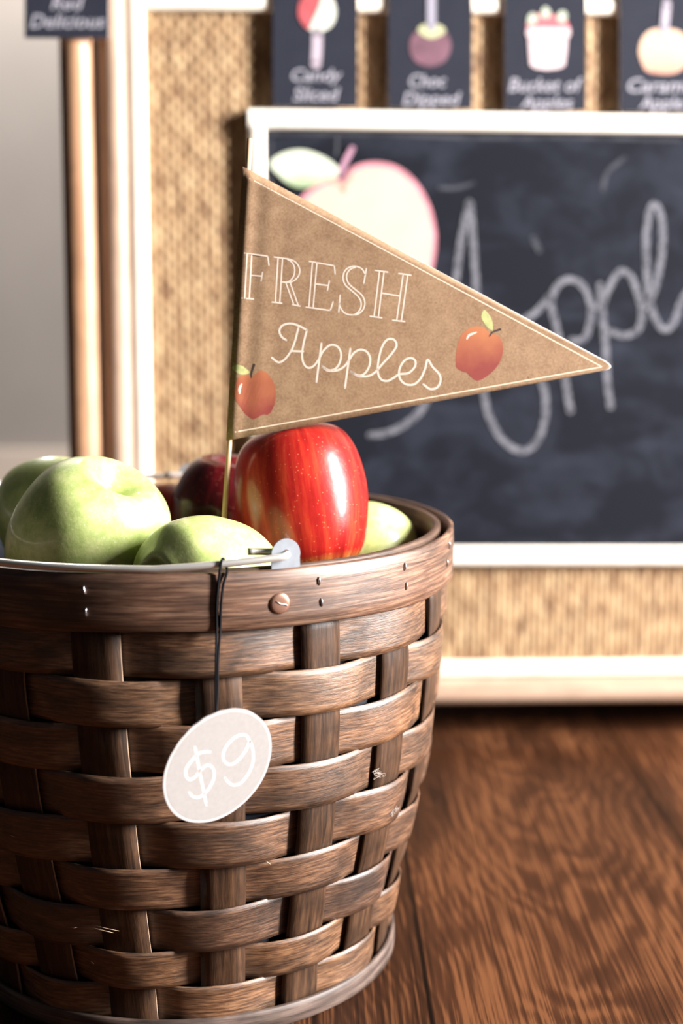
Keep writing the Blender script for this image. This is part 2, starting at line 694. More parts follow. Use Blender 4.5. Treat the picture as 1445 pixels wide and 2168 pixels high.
for su_ in (-0.268, 0.560):  # unseen box sides, added to keep light off the floor underneath
    V, F = box_vf(bp_(su_, 0.42, -0.135), EX, EN, EZ, 0.006, 0.105, 0.375, 0.002)
    build('added_side_block', V, F, plain('side_block_wood', (0.45, 0.30, 0.19), 0.6), pan, smooth=False)
for sz_ in (0.030, 0.812):  # unseen top and bottom, added to darken the gap below the rail
    V, F = box_vf(bp_(0.146, sz_, -0.135), EX, EN, EZ, 0.390, 0.105, 0.006, 0.002)
    build('added_top_block' if sz_ > .5 else 'added_bottom_block', V, F, plain('light_block_wood', (0.45, 0.30, 0.19), 0.6), pan, smooth=False)


def pole(name, a, bb, r, mat, parent=pan, seg=28):
    n = 24
    pts = [a.lerp(bb, i/n) for i in range(n+1)]
    V, F = tube_vf(pts, r, seg)
    Ln = (bb-a).length
    uvs = [(i//seg/n*Ln, (i % seg)/seg*2*PI*r) for i in range(len(V))]
    o_ = build(name, V, F, mat, parent, uvs)
    for f_ in list(o_.data.polygons)[-2:]:
        f_.use_smooth = False
    return o_


# front posts, set-back side posts, bottom rail
pole('post', bp_(-0.2350, -0.0157, -0.002), bp_(-0.2350, 0.84, -0.002), 0.0104, RATTAN_P)
pole('post', bp_(-0.2645, -0.0157, -0.002), bp_(-0.2645, 0.84, -0.002), 0.0128, RATTAN_D)
pole('post', bp_(0.535, -0.0157, 0.0), bp_(0.535, 0.84, 0.0), 0.0100, RATTAN_P)
pole('post', bp_(0.566, -0.0157, -0.020), bp_(0.566, 0.84, -0.020), 0.0128, RATTAN_D)
pole('bottom_rail', bp_(-0.2272, 0.0275, 0.0), bp_(0.525, 0.0275, 0.0), 0.0111, RATTAN_P)
pole('top_rail', bp_(-0.2272, 0.835, 0.0), bp_(0.525, 0.835, 0.0), 0.0111, RATTAN_P)


def mould(name, a, bb, w, d, out, mat, parent, back=0.012):
    """half-round moulding bar between two points; width w in the panel's plane, standing out by d"""
    T = (bb-a).normalized()
    W = T.cross(EN).normalized()
    prof = []
    K = 12
    for k in range(K+1):
        t = PI*k/K
        prof.append((math.copysign(abs(math.cos(t))**0.7, math.cos(t))*w/2, d*(math.sin(t)**0.6)))
    prof = [(w/2, -back)]+prof+[(-w/2, -back)]
    V, F, uvs = [], [], []
    Ln = (bb-a).length
    secs = [0, 0.001/Ln, 0.002/Ln, 0.25, 0.5, 0.75, 1-0.002/Ln, 1-0.001/Ln, 1]
    n = len(secs)
    for i in range(n):
        P = a.lerp(bb, secs[i])
        for j, (x, y) in enumerate(prof):
            V.append(P+W*x+EN*(y+out))
            uvs.append((secs[i]*Ln, j*0.003+a.z))
    m_ = len(prof)
    for i in range(n-1):
        for j in range(m_):
            F.append([i*m_+j, i*m_+(j+1) % m_, (i+1)*m_+(j+1) % m_, (i+1)*m_+j])
    F.append(list(range(m_))[::-1])
    F.append([(n-1)*m_+j for j in range(m_)])
    o_ = build(name, V, F, mat, parent, uvs)
    for f_ in list(o_.data.polygons)[-3:]:      # back and end cuts stay flat
        f_.use_smooth = False
    return o_


mould('moulding', bp_(-0.2167, 0.040, 0), bp_(-0.2167, 0.82, 0), 0.0128, 0.006, -0.002, MOULD, pan)
mould('moulding', bp_(-0.2225, 0.0463, 0), bp_(0.525, 0.0463, 0), 0.0132, 0.006, -0.002, MOULD, pan)
mould('moulding', bp_(0.518, 0.040, 0), bp_(0.518, 0.82, 0), 0.0128, 0.006, -0.002, MOULD, pan)
mould('moulding', bp_(-0.2225, 0.5915, 0), bp_(0.525, 0.5915, 0), 0.0132, 0.0055, -0.003, MOULD, pan)
mould('moulding', bp_(-0.2225, 0.815, 0), bp_(0.525, 0.815, 0), 0.0132, 0.006, -0.002, MOULD, pan)

# ================================================================== CHALKBOARD
BP = board_plane(0.0012)      # chalkboard surface
m, nt, b = new_mat('chalkboard_slate')
L = nt.links
uv = nd(nt, 'ShaderNodeUVMap')
mp = nd(nt, 'ShaderNodeMapping')
mp.inputs['Scale'].default_value = (9, 16, 1)
mp.inputs['Rotation'].default_value = (0, 0, 0.5)
L.new(uv.outputs['UV'], mp.inputs['Vector'])
n1 = nd(nt, 'ShaderNodeTexNoise')
n1.inputs['Scale'].default_value = 1.6
n1.inputs['Detail'].default_value = 5
n1.inputs['Distortion'].default_value = 0.8
L.new(mp.outputs['Vector'], n1.inputs['Vector'])
n2 = nd(nt, 'ShaderNodeTexNoise')
n2.inputs['Scale'].default_value = 60
n2.inputs['Detail'].default_value = 4
L.new(uv.outputs['UV'], n2.inputs['Vector'])
ma = nd(nt, 'ShaderNodeMath', operation='MULTIPLY_ADD')
ma.inputs[1].default_value = 0.25
L.new(n2.outputs['Fac'], ma.inputs[0])
L.new(n1.outputs['Fac'], ma.inputs[2])
r = nd(nt, 'ShaderNodeValToRGB')
e = r.color_ramp.elements
e[0].position = 0.55
e[0].color = (0.005, 0.006, 0.011, 1)
e[1].position = 0.95
e[1].color = (0.024, 0.028, 0.043, 1)
L.new(ma.outputs[0], r.inputs['Fac'])
L.new(r.outputs['Color'], b.inputs['Base Color'])
b.inputs['Roughness'].default_value = 0.75
b.inputs['Specular IOR Level'].default_value = 0.15
SLATE = m

cb = empty('chalkboard', bp_(0.165, 0.137, 0.0), 'black chalkboard in a cream wood frame with chalk handwriting, mounted on the wicker panel', 'chalkboard')
cl, cr, ct, cbm = -0.1215, 0.44, 0.5015, 0.1445
V, F = box_vf(bp_((cl+cr)/2, (ct+cbm)/2, -0.001), EX, EZ, -EN, (cr-cl)/2*0.96, (ct-cbm)/2*0.96, 0.002)
build('slate', V, F, SLATE, cb, [((v-PB0).dot(EX), v.z) for v in V], smooth=False)
FR = grain_mat('cream_wood_frame', (0.86, 0.79, 0.68), (0.91, 0.85, 0.76), (0.93, 0.89, 0.81), 4, 150, rough=0.5, bump=0.1, stain=0.1)
RTIP = 0.0035                # frame hangs a touch out of level
mould('frame_bar', bp_(cl-0.0073, ct, 0), bp_(cr+0.007, ct-RTIP, 0), 0.0150, 0.0055, 0.0015, FR, cb, back=0.0044)
mould('frame_bar', bp_(cl-0.0073, cbm+0.0015, 0), bp_(cr+0.007, cbm-0.001, 0), 0.0160, 0.0055, 0.0015, FR, cb, back=0.0044)
mould('frame_bar', bp_(cl, cbm, 0), bp_(cl, ct, 0), 0.0130, 0.0055, 0.0011, FR, cb, back=0.0044)
mould('frame_bar', bp_(cr, cbm, 0), bp_(cr, ct, 0), 0.0130, 0.0055, 0.0011, FR, cb, back=0.0044)

# chalk writing
m, nt, b = new_mat('chalk')
L = nt.links
tc = nd(nt, 'ShaderNodeTexCoord')
n1 = nd(nt, 'ShaderNodeTexNoise')
n1.inputs['Scale'].default_value = 260
n1.inputs['Detail'].default_value = 5
L.new(tc.outputs['Object'], n1.inputs['Vector'])
r = nd(nt, 'ShaderNodeValToRGB')
r.color_ramp.elements[0].position = 0.35
r.color_ramp.elements[0].color = (0.05, 0.05, 0.062, 1)
r.color_ramp.elements[1].position = 0.6
r.color_ramp.elements[1].color = (0.17, 0.167, 0.195, 1)
L.new(n1.outputs['Fac'], r.inputs['Fac'])
L.new(r.outputs['Color'], b.inputs['Base Color'])
b.inputs['Roughness'].default_value = 0.95
CHALK = m
c4 = lambda pts: sc(pts, 2.861, 940, 380)
CO = 0.0003
A1 = [(992, 428), (981, 480), (971, 540), (964, 600), (950, 690), (928, 780), (895, 862), (857, 898), (820, 916), (783, 922)]
A2 = [(995, 430), (999, 480), (1003, 540), (1007, 604), (1009, 690), (1016, 790), (1026, 845)] + c4([(270, 1430), (335, 1555), (420, 1630), (500, 1638), (570, 1570), (608, 1450), (612, 1320), (585, 1210)]) + [(1120, 745), (1080, 728), (1040, 735)]
A3 = [(1050, 722), (1085, 697), (1112, 676), (1140, 655), (1160, 630)]
strokes = [A1, A2, A3,
           c4([(640, 720), (655, 800), (690, 950), (722, 1150), (762, 1400)]),
           c4([(640, 740), (680, 650), (740, 607), (810, 622), (865, 690), (888, 790), (875, 900), (840, 970), (770, 975)]),
           c4([(890, 785), (920, 775), (950, 765)]),
           c4([(942, 640), (955, 800), (975, 1000), (985, 1200), (1005, 1375)]),
           c4([(950, 775), (1000, 650), (1062, 560), (1125, 585), (1170, 690), (1195, 800), (1178, 900), (1100, 945), (1000, 920)]),
           c4([(1195, 790), (1240, 740), (1290, 600), (1320, 400), (1312, 220), (1270, 150), (1235, 220), (1220, 400), (1228, 600), (1245, 740), (1285, 860), (1340, 910), (1395, 850), (1445, 720), (1520, 640), (1600, 600)])]
parts = [stroke_vf(BP, s, 13.5, CO) for s in strokes]
V, F = merge(parts)
build('chalk_writing', V, F, CHALK, cb, smooth=False)
# faint chalk smears left along the top and by the leaf
m, nt, b = new_mat('chalk_smear')
L = nt.links
tc = nd(nt, 'ShaderNodeTexCoord')
n1 = nd(nt, 'ShaderNodeTexNoise')
n1.inputs['Scale'].default_value = 60
n1.inputs['Detail'].default_value = 6
L.new(tc.outputs['Object'], n1.inputs['Vector'])
r = nd(nt, 'ShaderNodeValToRGB')
r.color_ramp.elements[0].position = 0.4
r.color_ramp.elements[0].color = (0.02, 0.022, 0.032, 1)
r.color_ramp.elements[1].position = 0.62
r.color_ramp.elements[1].color = (0.045, 0.047, 0.06, 1)
L.new(n1.outputs['Fac'], r.inputs['Fac'])
L.new(r.outputs['Color'], b.inputs['Base Color'])
b.inputs['Roughness'].default_value = 0.95
SMEAR = m
sm = [[(572, 282), (800, 284), (1010, 291), (1200, 290), (1440, 296)], [(714, 285), (712, 330)],
      [(930, 398), (965, 398), (1000, 388)], [(1128, 505), (1140, 530)], [(1275, 400), (1285, 365), (1320, 335)],
      [(575, 300), (574, 400)]]
parts = [stroke_vf(BP, s, w, 0.0002) for s, w in zip(sm, (9, 6, 9, 12, 10, 5))]
V, F = merge(parts)
build('chalk_smudges', V, F, SMEAR, cb, smooth=False)

# paper apple stuck on the chalkboard
ad = empty('paper_apple', BP.pt(778, 520), 'large pale pink paper apple cutout with a white green leaf, on the chalkboard', 'paper cutout')
c2 = lambda pts: sc(pts, 1.633, 560, 0)
bodyo = c2([(108, 720), (130, 675), (175, 640), (235, 612), (268, 622), (300, 580), (360, 560), (430, 565), (490, 595), (540, 650), (575, 720), (592, 800), (590, 880), (570, 970), (530, 1050), (470, 1110), (400, 1130), (330, 1112), (250, 1115), (180, 1060), (130, 970), (100, 880), (98, 800)])
cx0, cy0 = 560+345/1.633, 850/1.633


def grow(o, k, cx, cy):
    return [(cx+(p[0]-cx)*k, cy+(p[1]-cy)*k) for p in o]


V, F = area_vf(BP, bodyo, 0.0006, thick=0.0006)
build('paper_edge', V, F, plain('pink_paper', (0.50, 0.20, 0.24), 0.8, noise=0.2, nscale=60), ad, smooth=False)
V, F = area_vf(BP, grow(bodyo, 0.935, cx0-6, cy0+4), 0.0008, thick=0.0006)
mm = plain('cream_pink_paper', (0.55, 0.40, 0.335), 0.8, noise=0.10, nscale=22)
build('paper_body', V, F, mm, ad, smooth=False)
V, F = area_vf(BP, c2([(18, 565), (60, 530), (130, 518), (200, 540), (250, 575), (266, 602), (205, 630), (140, 650), (90, 640), (50, 610)]), 0.0009, thick=0.0008)
z0 = BP.uv(600, 395)[1]
z1 = BP.uv(600, 330)[1]
build('paper_leaf', V, F, two_tone('leaf_wash', (0.28, 0.37, 0.20), (0.56, 0.60, 0.48), BP.uv(600, 400)[1], BP.uv(600, 360)[1], BP), ad, with_uv(BP, V), smooth=False)
V, F = stroke_vf(BP, c2([(232, 628), (262, 640), (272, 662), (282, 636), (306, 612)]), 9, 0.00155)
build('painted_hollow', V, F, plain('tan_wash', (0.50, 0.31, 0.23), 0.8, noise=0.15, nscale=60), ad, smooth=False)
V, F = stroke_vf(BP, c2([(262, 600), (278, 560), (302, 515)]), 12, 0.0018)
build('paper_stem', V, F, plain('mauve_ink', (0.42, 0.22, 0.30), 0.8), ad, smooth=False)

# ================================================================== CARDS
CARD_M = plain('black_card', (0.016, 0.018, 0.029), 0.7, spec=0.2, noise=0.1, nscale=60)
CORE_M = plain('card_core', (0.72, 0.64, 0.62), 0.8)
INK = plain('white_chalk_print', (0.33, 0.315, 0.365), 0.8)
CP = board_plane(0.0052)


def text_vf(txt, plane, xa, xb, yc, h, off, shear=0.25):
    """lettering laid between two traced x positions, centred on yc"""
    cu_ = bpy.data.curves.new('t', 'FONT')
    cu_.body = txt
    cu_.shear = shear
    cu_.offset = 0.012
    cu_.resolution_u = 3
    ob = bpy.data.objects.new('t', cu_)
    scene.collection.objects.link(ob)
    bpy.context.view_layer.update()
    dg = bpy.context.evaluated_depsgraph_get()
    me_ = bpy.data.meshes.new_from_object(ob.evaluated_get(dg))
    co = [v.co.copy() for v in me_.vertices]
    fs = [list(p.vertices) for p in me_.polygons]
    bpy.data.objects.remove(ob)
    bpy.data.meshes.remove(me_)
    xs = [c.x for c in co]
    mnx, mxx = min(xs), max(xs)
    ys = (0.0, 0.72)
    V = []
    for c in co:
        px = xa+(c.x-mnx)/(mxx-mnx)*(xb-xa)
        py = yc+h/2-(c.y-ys[0])/(ys[1]-ys[0])*h
        V.append(plane.pt(px, py, off))
    return V, fs


def card(plane, xl, xr, yt, ybl, ybr, label):
    c = empty('picture_card', plane.pt((xl+xr)/2, (ybl+ybr)/2), label, 'card', 'illustrated cards hung on the wicker panel')
    q = [plane.pt(xl, yt), plane.pt(xr, yt), plane.pt(xr, ybr), plane.pt(xl, ybl)]
    V = q+[p-plane.n*0.0022 for p in q]
    F = [[3, 2, 1, 0], [4, 5, 6, 7], [0, 1, 5, 4], [1, 2, 6, 5], [2, 3, 7, 6], [3, 0, 4, 7]]
    o = build('card_sheet', V, F, CARD_M, c, smooth=False)
    o.data.materials.append(CORE_M)
    for f in o.data.polygons[1:]:
        f.material_index = 1
    return c


TO = 0.0004
# 1 candy
c = card(CP, 577, 757, -75, 225, 227, 'black card with a half red half white apple on a stick, leftmost above the chalkboard')
cc = lambda pts: sc(pts, 6.02, 560, 0)
apple = cc([(425, 150), (450, 20), (540, -70), (660, -110), (780, -90), (870, -10), (912, 130), (890, 270), (820, 360), (720, 405), (620, 400), (520, 350), (450, 260)])
V, F = area_vf(CP, apple, TO)
i1 = build('printed_apple', V, F, plain('white_print', (0.60, 0.60, 0.52), 0.7, noise=0.06, nscale=100), c, smooth=False)
redh = cc([(425, 150), (450, 20), (540, -70), (660, -110), (735, -105), (710, 20), (660, 160), (610, 260), (570, 360), (520, 350), (450, 260)])
V, F = area_vf(CP, redh, TO*1.6)
build('printed_glaze', V, F, plain('red_print', (0.42, 0.07, 0.08), 0.7, noise=0.3, nscale=90), c, smooth=False)
V, F = stroke_vf(CP, cc([(670, 410), (668, 600), (655, 810)]), 22, TO, smooth=False)
build('printed_stick', V, F, plain('stick_print', (0.42, 0.35, 0.41), 0.7), c, smooth=False)
V, F = merge([text_vf('Candy', CP, 617, 724, 158, 27, TO), text_vf('Sliced', CP, 620, 719, 199, 29, TO)])
build('lettering', V, F, INK, c, smooth=False)
# 2 choc dipped
c = card(CP, 822, 999, -70, 229, 231, 'black card with a dark chocolate dipped apple, second from left above the chalkboard')
cc = lambda pts: sc(pts, 6.02, 800, 0)
V, F = area_vf(CP, cc([(400, 560), (450, 440), (540, 370), (660, 345), (790, 365), (880, 430), (930, 560), (900, 700), (820, 800), (660, 850), (500, 800), (420, 700)]), TO)
build('printed_apple', V, F, plain('chocolate_print', (0.14, 0.06, 0.085), 0.7, noise=0.35, nscale=60), c, smooth=False)
V, F = area_vf(CP, cc([(505, 380), (560, 320), (670, 300), (790, 320), (855, 380), (820, 440), (680, 495), (560, 450)]), TO*1.5)
build('printed_apple_top', V, F, plain('apple_top_print', (0.42, 0.42, 0.24), 0.7), c, smooth=False)
V, F = stroke_vf(CP, cc([(678, -160), (678, 340)]), 19, TO*2, smooth=False)
build('printed_stick', V, F, plain('stick_print_grey', (0.30, 0.28, 0.34), 0.7), c, smooth=False)
V, F = merge([text_vf('Choc', CP, 866, 944, 170, 28, TO), text_vf('Dipped', CP, 852, 975, 208, 28, TO)])
build('lettering', V, F, INK, c, smooth=False)
# 3 bucket
c = card(CP, 1068, 1240, -65, 233, 235, 'black card with a pink bucket heaped with apples, third from left above the chalkboard')
cc = lambda pts: sc(pts, 6.02, 1040, 0)
V, F = merge([area_vf(CP, cc([(450, 360), (460, 230), (530, 170), (620, 190), (720, 200), (830, 190), (930, 230), (990, 350), (960, 400), (480, 400)]), TO)])
build('printed_apples', V, F, plain('apples_print', (0.45, 0.10, 0.12), 0.7, noise=0.6, nscale=160), c, smooth=False)
V, F = merge([area_vf(CP, cc(q), TO*1.5) for q in ([(455, 300), (470, 200), (530, 165), (590, 230), (540, 310)], [(620, 200), (650, 110), (690, 85), (740, 130), (750, 200), (690, 230)], [(830, 210), (880, 140), (940, 150), (960, 220), (920, 290), (850, 270)])])
build('printed_leaves', V, F, plain('leaves_print', (0.42, 0.45, 0.36), 0.7), c, smooth=False)
V, F = area_vf(CP, cc([(450, 355), (700, 350), (1000, 355), (1000, 450), (970, 480), (950, 700), (930, 840), (840, 880), (700, 893), (560, 875), (490, 830), (475, 650), (465, 480), (440, 440)]), TO*2, smooth=False)
build('printed_bucket', V, F, plain('bucket_print', (0.60, 0.47, 0.49), 0.7, noise=0.06, nscale=120), c, smooth=False)
V, F = merge([stroke_vf(CP, cc([(500, 510), (600, 530), (820, 525), (930, 505)]), 4, TO*2.4), stroke_vf(CP, cc([(560, 715), (700, 722), (770, 710)]), 7, TO*2.4)])
build('printed_bucket_lines', V, F, plain('bucket_line_print', (0.48, 0.30, 0.28), 0.7), c, smooth=False)
V, F = merge([text_vf('Bucket of', CP, 1076, 1233, 179, 30, TO), text_vf('Apples', CP, 1101, 1212, 216, 27, TO)])
build('lettering', V, F, INK, c, smooth=False)
# 4 caramel
c = card(CP, 1312, 1492, -60, 237, 238, 'black card with a pale caramel apple, rightmost above the chalkboard, cut by the picture edge')
cc = lambda pts: sc(pts, 7.05, 1240, 0)
V, F = area_vf(CP, cc([(785, 760), (830, 580), (940, 460), (1100, 420), (1260, 430), (1420, 480), (1520, 620), (1540, 800), (1500, 950), (1400, 1060), (1240, 1110), (1050, 1100), (900, 1060), (820, 920)]), TO)
build('printed_apple', V, F, two_tone('caramel_wash', (0.46, 0.22, 0.16), (0.62, 0.41, 0.29), CP.uv(1400, 160)[1], CP.uv(1400, 110)[1], CP), c, with_uv(CP, V), smooth=False)
V, F = stroke_vf(CP, cc([(1200, 60), (1185, 240), (1165, 440)]), 18, TO*2, smooth=False)
build('printed_stick', V, F, plain('stick_print_lilac', (0.36, 0.32, 0.38), 0.7), c, smooth=False)
V, F = merge([text_vf('Caramel', CP, 1328, 1482, 180, 30, TO), text_vf('Apple', CP, 1352, 1446, 217, 28, TO)])
build('lettering', V, F, INK, c, smooth=False)
# 5 Red Delicious on the post
CP5 = board_plane(0.0135)
c = card(CP5, 52, 231, -190, 80, 81, 'black card with curly white lettering hung over the rattan posts at top left')
V, F = merge([text_vf('Red', CP5, 108, 178, 6, 28, TO), text_vf('Delicious', CP5, 64, 222, 44, 30, TO)])
build('lettering', V, F, INK, c, smooth=False)

# ================================================================== BASKET
bk = empty('woven_basket', (0, 0, 0), 'large round brown woven splint basket full of apples standing on the floor', 'basket')
ZP = np.array([-.01, 0, .021, .042, .063, .084, .1045, .1255, .146, .167, .188, .209, .26])
RP = np.array([.1165, .1175, .1195, .1235, .128, .1328, .1375, .141, .1437, .1459, .1474, .1476, .1476])


def rad(z):
    return float(np.interp(z, ZP, RP))-0.0022


def cyl(th, r, z):
    return Vector((float(r*math.sin(th)), float(-r*math.cos(th)), float(z)))


st_deg = [-30.0, -10.5, 11.5, 32.0, 52.0, 71.5]
n_rest = 12
gap = (360-30.0-71.5)/(n_rest+1)
st_deg += [71.5+gap*(i+1) for i in range(n_rest)]
# stakes index: parity such that 11.5 deg (index 2) is covered by the odd rows
TWIST = 3.0


def st_angle(k, z):
    return R_(st_deg[k] + TWIST*(1-z/0.21))


def phase(th_deg, z):
    """continuous stake phase at the angle: integer on each stake"""
    a = th_deg - TWIST*(1-z/0.21)
    a = (a+30.0) % 360.0
    ks = [(d+30.0) for d in st_deg]+[360.0]
    return float(np.interp(a, ks, list(range(len(ks)))))


HB = [0.2185, 0.1935, 0.1705, 0.146, 0.1215, 0.0965, 0.0735, 0.0495, 0.0285, 0.0075]
tones = [((.040, .019, .010), (.12, .062, .036), (.21, .120, .072)),
         ((.050, .024, .012), (.14, .075, .043), (.25, .15, .095)),
         ((.045, .021, .011), (.125, .064, .035), (.22, .125, .075)),
         ((.036, .018, .010), (.10, .054, .033), (.18, .105, .068)),
         ((.036, .017, .010), (.10, .053, .033), (.19, .11, .07)),
         ((.040, .019, .011), (.11, .058, .036), (.20, .115, .072)),
         ((.026, .013, .009), (.078, .042, .029), (.15, .088, .062)),
         ((.042, .020, .011), (.13, .068, .038), (.23, .135, .082)),
         ((.045, .022, .012), (.135, .072, .042), (.24, .145, .09))]
tones = [tuple(tuple(c*k for c, k in zip(t_, (0.88, 0.75, 0.58))) for t_ in tt) for tt in tones]
for i in range(9):
    zt, zb_ = HB[i]-0.0003, HB[i+1]+0.0003
    dk, md, lt = tones[i]
    mat = grain_mat('splint_%d' % i, dk, md, lt, 80, 900, rough=0.42, spec=0.9, bump=0.45, seed=i+1.0, stain=0.6, contrast=0.13)  # strong stain: wood tone plus pale patches painted in as sheen
    NT, NZ = 720, 7
    V, uvs = [], []
    sgn = 1 if i % 2 == 0 else -1     # row 0 covers even indexes (stake 2 = 11.5 deg)
    amp = 0.0027 + 0.0004*math.sin(i*2.1) + (0.0007 if i > 3 else 0)
    ph0 = rng.rand()*6.28
    for side in (0, 1):
        for a in range(NT+1):
            td = -180.0+a*360.0/NT
            th = R_(td)
            for q in range(NZ+1):
                f = q/NZ
                zz_ = zb_+(zt-zb_)*f
                wv = 0.0006*math.sin(th*5+ph0)+0.0005*math.sin(th*11+ph0*2)
                if i == 0:
                    wv *= 0.3
                zz2 = zz_+wv*(1 if f > .5 else .7)
                c_ = math.cos(PI*phase(td, zz_))*sgn
                cc_ = math.copysign(abs(c_)**0.9, c_)
                # outward belly; edges of the strip curl back a little over the stakes
                off = amp*cc_ - 0.0004*(2*f-1)**2*max(0, cc_)
                lean = 0.0006*(0.5-f)*max(0, cc_)
                rr = rad(zz_)+off+lean+0.0002
                if side == 1:
                    rr -= 0.0011
                V.append(cyl(th, rr, zz2))
                uvs.append((th*rad(zz_), zz_))
    W = NZ+1
    F = []
    for a in range(NT):
        a2 = a+1
        for q in range(NZ):
            F.append([a*W+q, a2*W+q, a2*W+q+1, a*W+q+1])
            b0 = (NT+1)*W
            F.append([b0+a*W+q, b0+a*W+q+1, b0+a2*W+q+1, b0+a2*W+q])
        b0 = (NT+1)*W
        F.append([a*W, b0+a*W, b0+a2*W, a2*W])
        F.append([a*W+NZ, a2*W+NZ, b0+a2*W+NZ, b0+a*W+NZ])
    o = build('weaver_strip', V, F, mat, bk, uvs)

stmat = grain_mat('stake_wood', (.016, .007, .003), (.045, .020, .009), (.085, .040, .018), 420, 30, rough=0.48, spec=0.4, bump=0.5, seed=20, stain=0.3, contrast=0.17)
CUTEDGE = plain('raw_cut_edge', (0.36, 0.24, 0.16), 0.7)
# stakes have their grain upright: UV is (across, up)
for k in range(18):
    NZs = 110
    V, F, uvs = [], [], []
    zt = 0.2400
    hw = 0.0112*(1+0.05*math.sin(k*1.7))
    for side in (0, 1):
        for j in range(NZs+1):
            z = 0.001+(zt-0.001)*j/NZs
            ri = np.interp(z, HB[::-1], list(range(9, -1, -1)))   # 0 top .. 9 bottom
            rowc = math.cos(PI*(ri-0.5))       # + in the middle of row 0
            s = -1 if k % 2 == 0 else 1        # even stakes lie behind even rows
            off = 0.0004*s*rowc
            if z > 0.215:
                off = -0.0010
            for q in range(4):
                f = q/3-0.5
                th = st_angle(k, z)+2*f*hw/rad(z)
                r_ = rad(z)+off+0.0006-(0.0012 if side else 0)
                V.append(cyl(th, r_, z))
                uvs.append((2*f*hw+k*0.05, z))
    W = 4
    b0 = (NZs+1)*W
    for j in range(NZs):
        for q in range(3):
            F.append([j*W+q, j*W+q+1, (j+1)*W+q+1, (j+1)*W+q])
            F.append([b0+j*W+q, b0+(j+1)*W+q, b0+(j+1)*W+q+1, b0+j*W+q+1])
        F.append([j*W, (j+1)*W, b0+(j+1)*W, b0+j*W])
        F.append([j*W+3, b0+j*W+3, b0+(j+1)*W+3, (j+1)*W+3])
    o_ = build('stake', V, F, stmat, bk, uvs)
    o_.data.materials.append(CUTEDGE)
    for f_ in o_.data.polygons:
        if f_.index % 8 == 7:                  # the raw cut edge of the strip
            f_.material_index = 1
            f_.use_smooth = False


def hoop(name, r_fn, z0, z1, th_, mat, seed=0, segs=240, rows=6, wob=0.0):
    V, F, uvs = [], [], []
    prof = []
    for q in range(rows+1):
        f = q/rows
        prof.append((0, f))
    bev = 0.18
    pr = []                           # closed section (radial offset, z fraction)
    for f, ro in ((0, -th_*.25), (0.03, 0), (0.25, 0.0002), (0.5, 0.0003), (0.75, 0.0002), (0.97, 0), (1.0, -th_*.25), (1.0, -th_*.75), (0.97, -th_), (0.5, -th_), (0.03, -th_), (0, -th_*.75)):
        pr.append((ro, f))
    n = len(pr)
    for a in range(segs+1):
        th = -PI+2*PI*a/segs
        w1 = wob*math.sin(th*4+seed)+wob*.6*math.sin(th*9+seed*2)
        for ro, f in pr:
            z = z0+(z1-z0)*f+w1*(0.5 if f > .5 else 1.0)
            V.append(cyl(th, r_fn(z)+ro, z))
            uvs.append((th*.15, z+ro*0.8))
    for a in range(segs):
        a2 = a+1
        for j in range(n):
            j2 = (j+1) % n
            F.append([a*n+j, a2*n+j, a2*n+j2, a*n+j2])
    return build(name, V, F, mat, bk, uvs)


rim_m = grain_mat('rim_wood', (.038, .015, .007), (.105, .048, .026), (.21, .115, .070), 28, 600, rough=0.44, spec=0.8, bump=0.3, seed=31, stain=0.45, contrast=0.15)
rim_in = grain_mat('inner_rim_wood', (.032, .017, .011), (.085, .048, .032), (.16, .098, .068), 11, 330, rough=0.5, spec=0.4, bump=0.3, seed=33, stain=0.4, contrast=0.15)
base_m = grain_mat('base_ring_wood', (.032, .020, .016), (.085, .056, .045), (.155, .11, .09), 11, 330, rough=0.5, spec=0.45, bump=0.3, seed=37, stain=0.4, contrast=0.15)
hoop('rim_band', lambda z: 0.1508+0.0*z, 0.2160, 0.2437, 0.0030, rim_m, 1.0, wob=0.0005)
hoop('inner_rim_hoop', lambda z: 0.1436, 0.2215, 0.2440, 0.0042, rim_in, 2.2, wob=0.0003)
hoop('base_ring', lambda z: 0.1205-0.0*(z), 0.0, 0.0110, 0.0026, base_m, 3.2, wob=0.0)
# liner and basket floor
V, F = [], []
S = 96
zl = [0.012, 0.05, 0.09, 0.13, 0.17, 0.205, 0.222]
for z in zl:
    for a in range(S):
        V.append(cyl(2*PI*a/S, rad(z)-0.0052, z))
for j in range(len(zl)-1):
    for a in range(S):
        F.append([j*S+a, j*S+(a+1) % S, (j+1)*S+(a+1) % S, (j+1)*S+a])
build('liner', V, F, plain('navy_liner', (0.010, 0.013, 0.022), 0.6), bk)
V, F = [], []
for z, r0 in ((0.008, 0.1145), (0.012, 0.1145)):
    for a in range(S):
        V.append(cyl(2*PI*a/S, r0, z))
for a in range(S):
    F.append([a, (a+1) % S, S+(a+1) % S, S+a])
F.append(list(range(S))[::-1])
F.append(list(range(S, 2*S)))
build('bottom_board', V, F, rim_in, bk, [(v.x, v.y) for v in V], smooth=False)

# staples
STEEL = plain('staple_steel', (0.55, 0.53, 0.55), 0.3, metal=1.0)


def staple(th_deg, z, h=0.0034, tilt=0.0):
    th = R_(th_deg)
    out = cyl(th, 1, 0)
    c0 = cyl(th, 0.1509, z)
    tn = Vector((math.cos(th), math.sin(th), 0))
    top = c0+Vector((0, 0, h/2))+tn*tilt
    bot = c0-Vector((0, 0, h/2))-tn*tilt
    pts = [top-out*0.0010, top+out*0.0003, top.lerp(c0, .4)+out*0.0008, bot.lerp(c0, .4)+out*0.0008, bot+out*0.0003, bot-out*0.0010]
    V, F = tube_vf(pts, 0.00042, 8)
    build('staple', V, F, STEEL, bk)


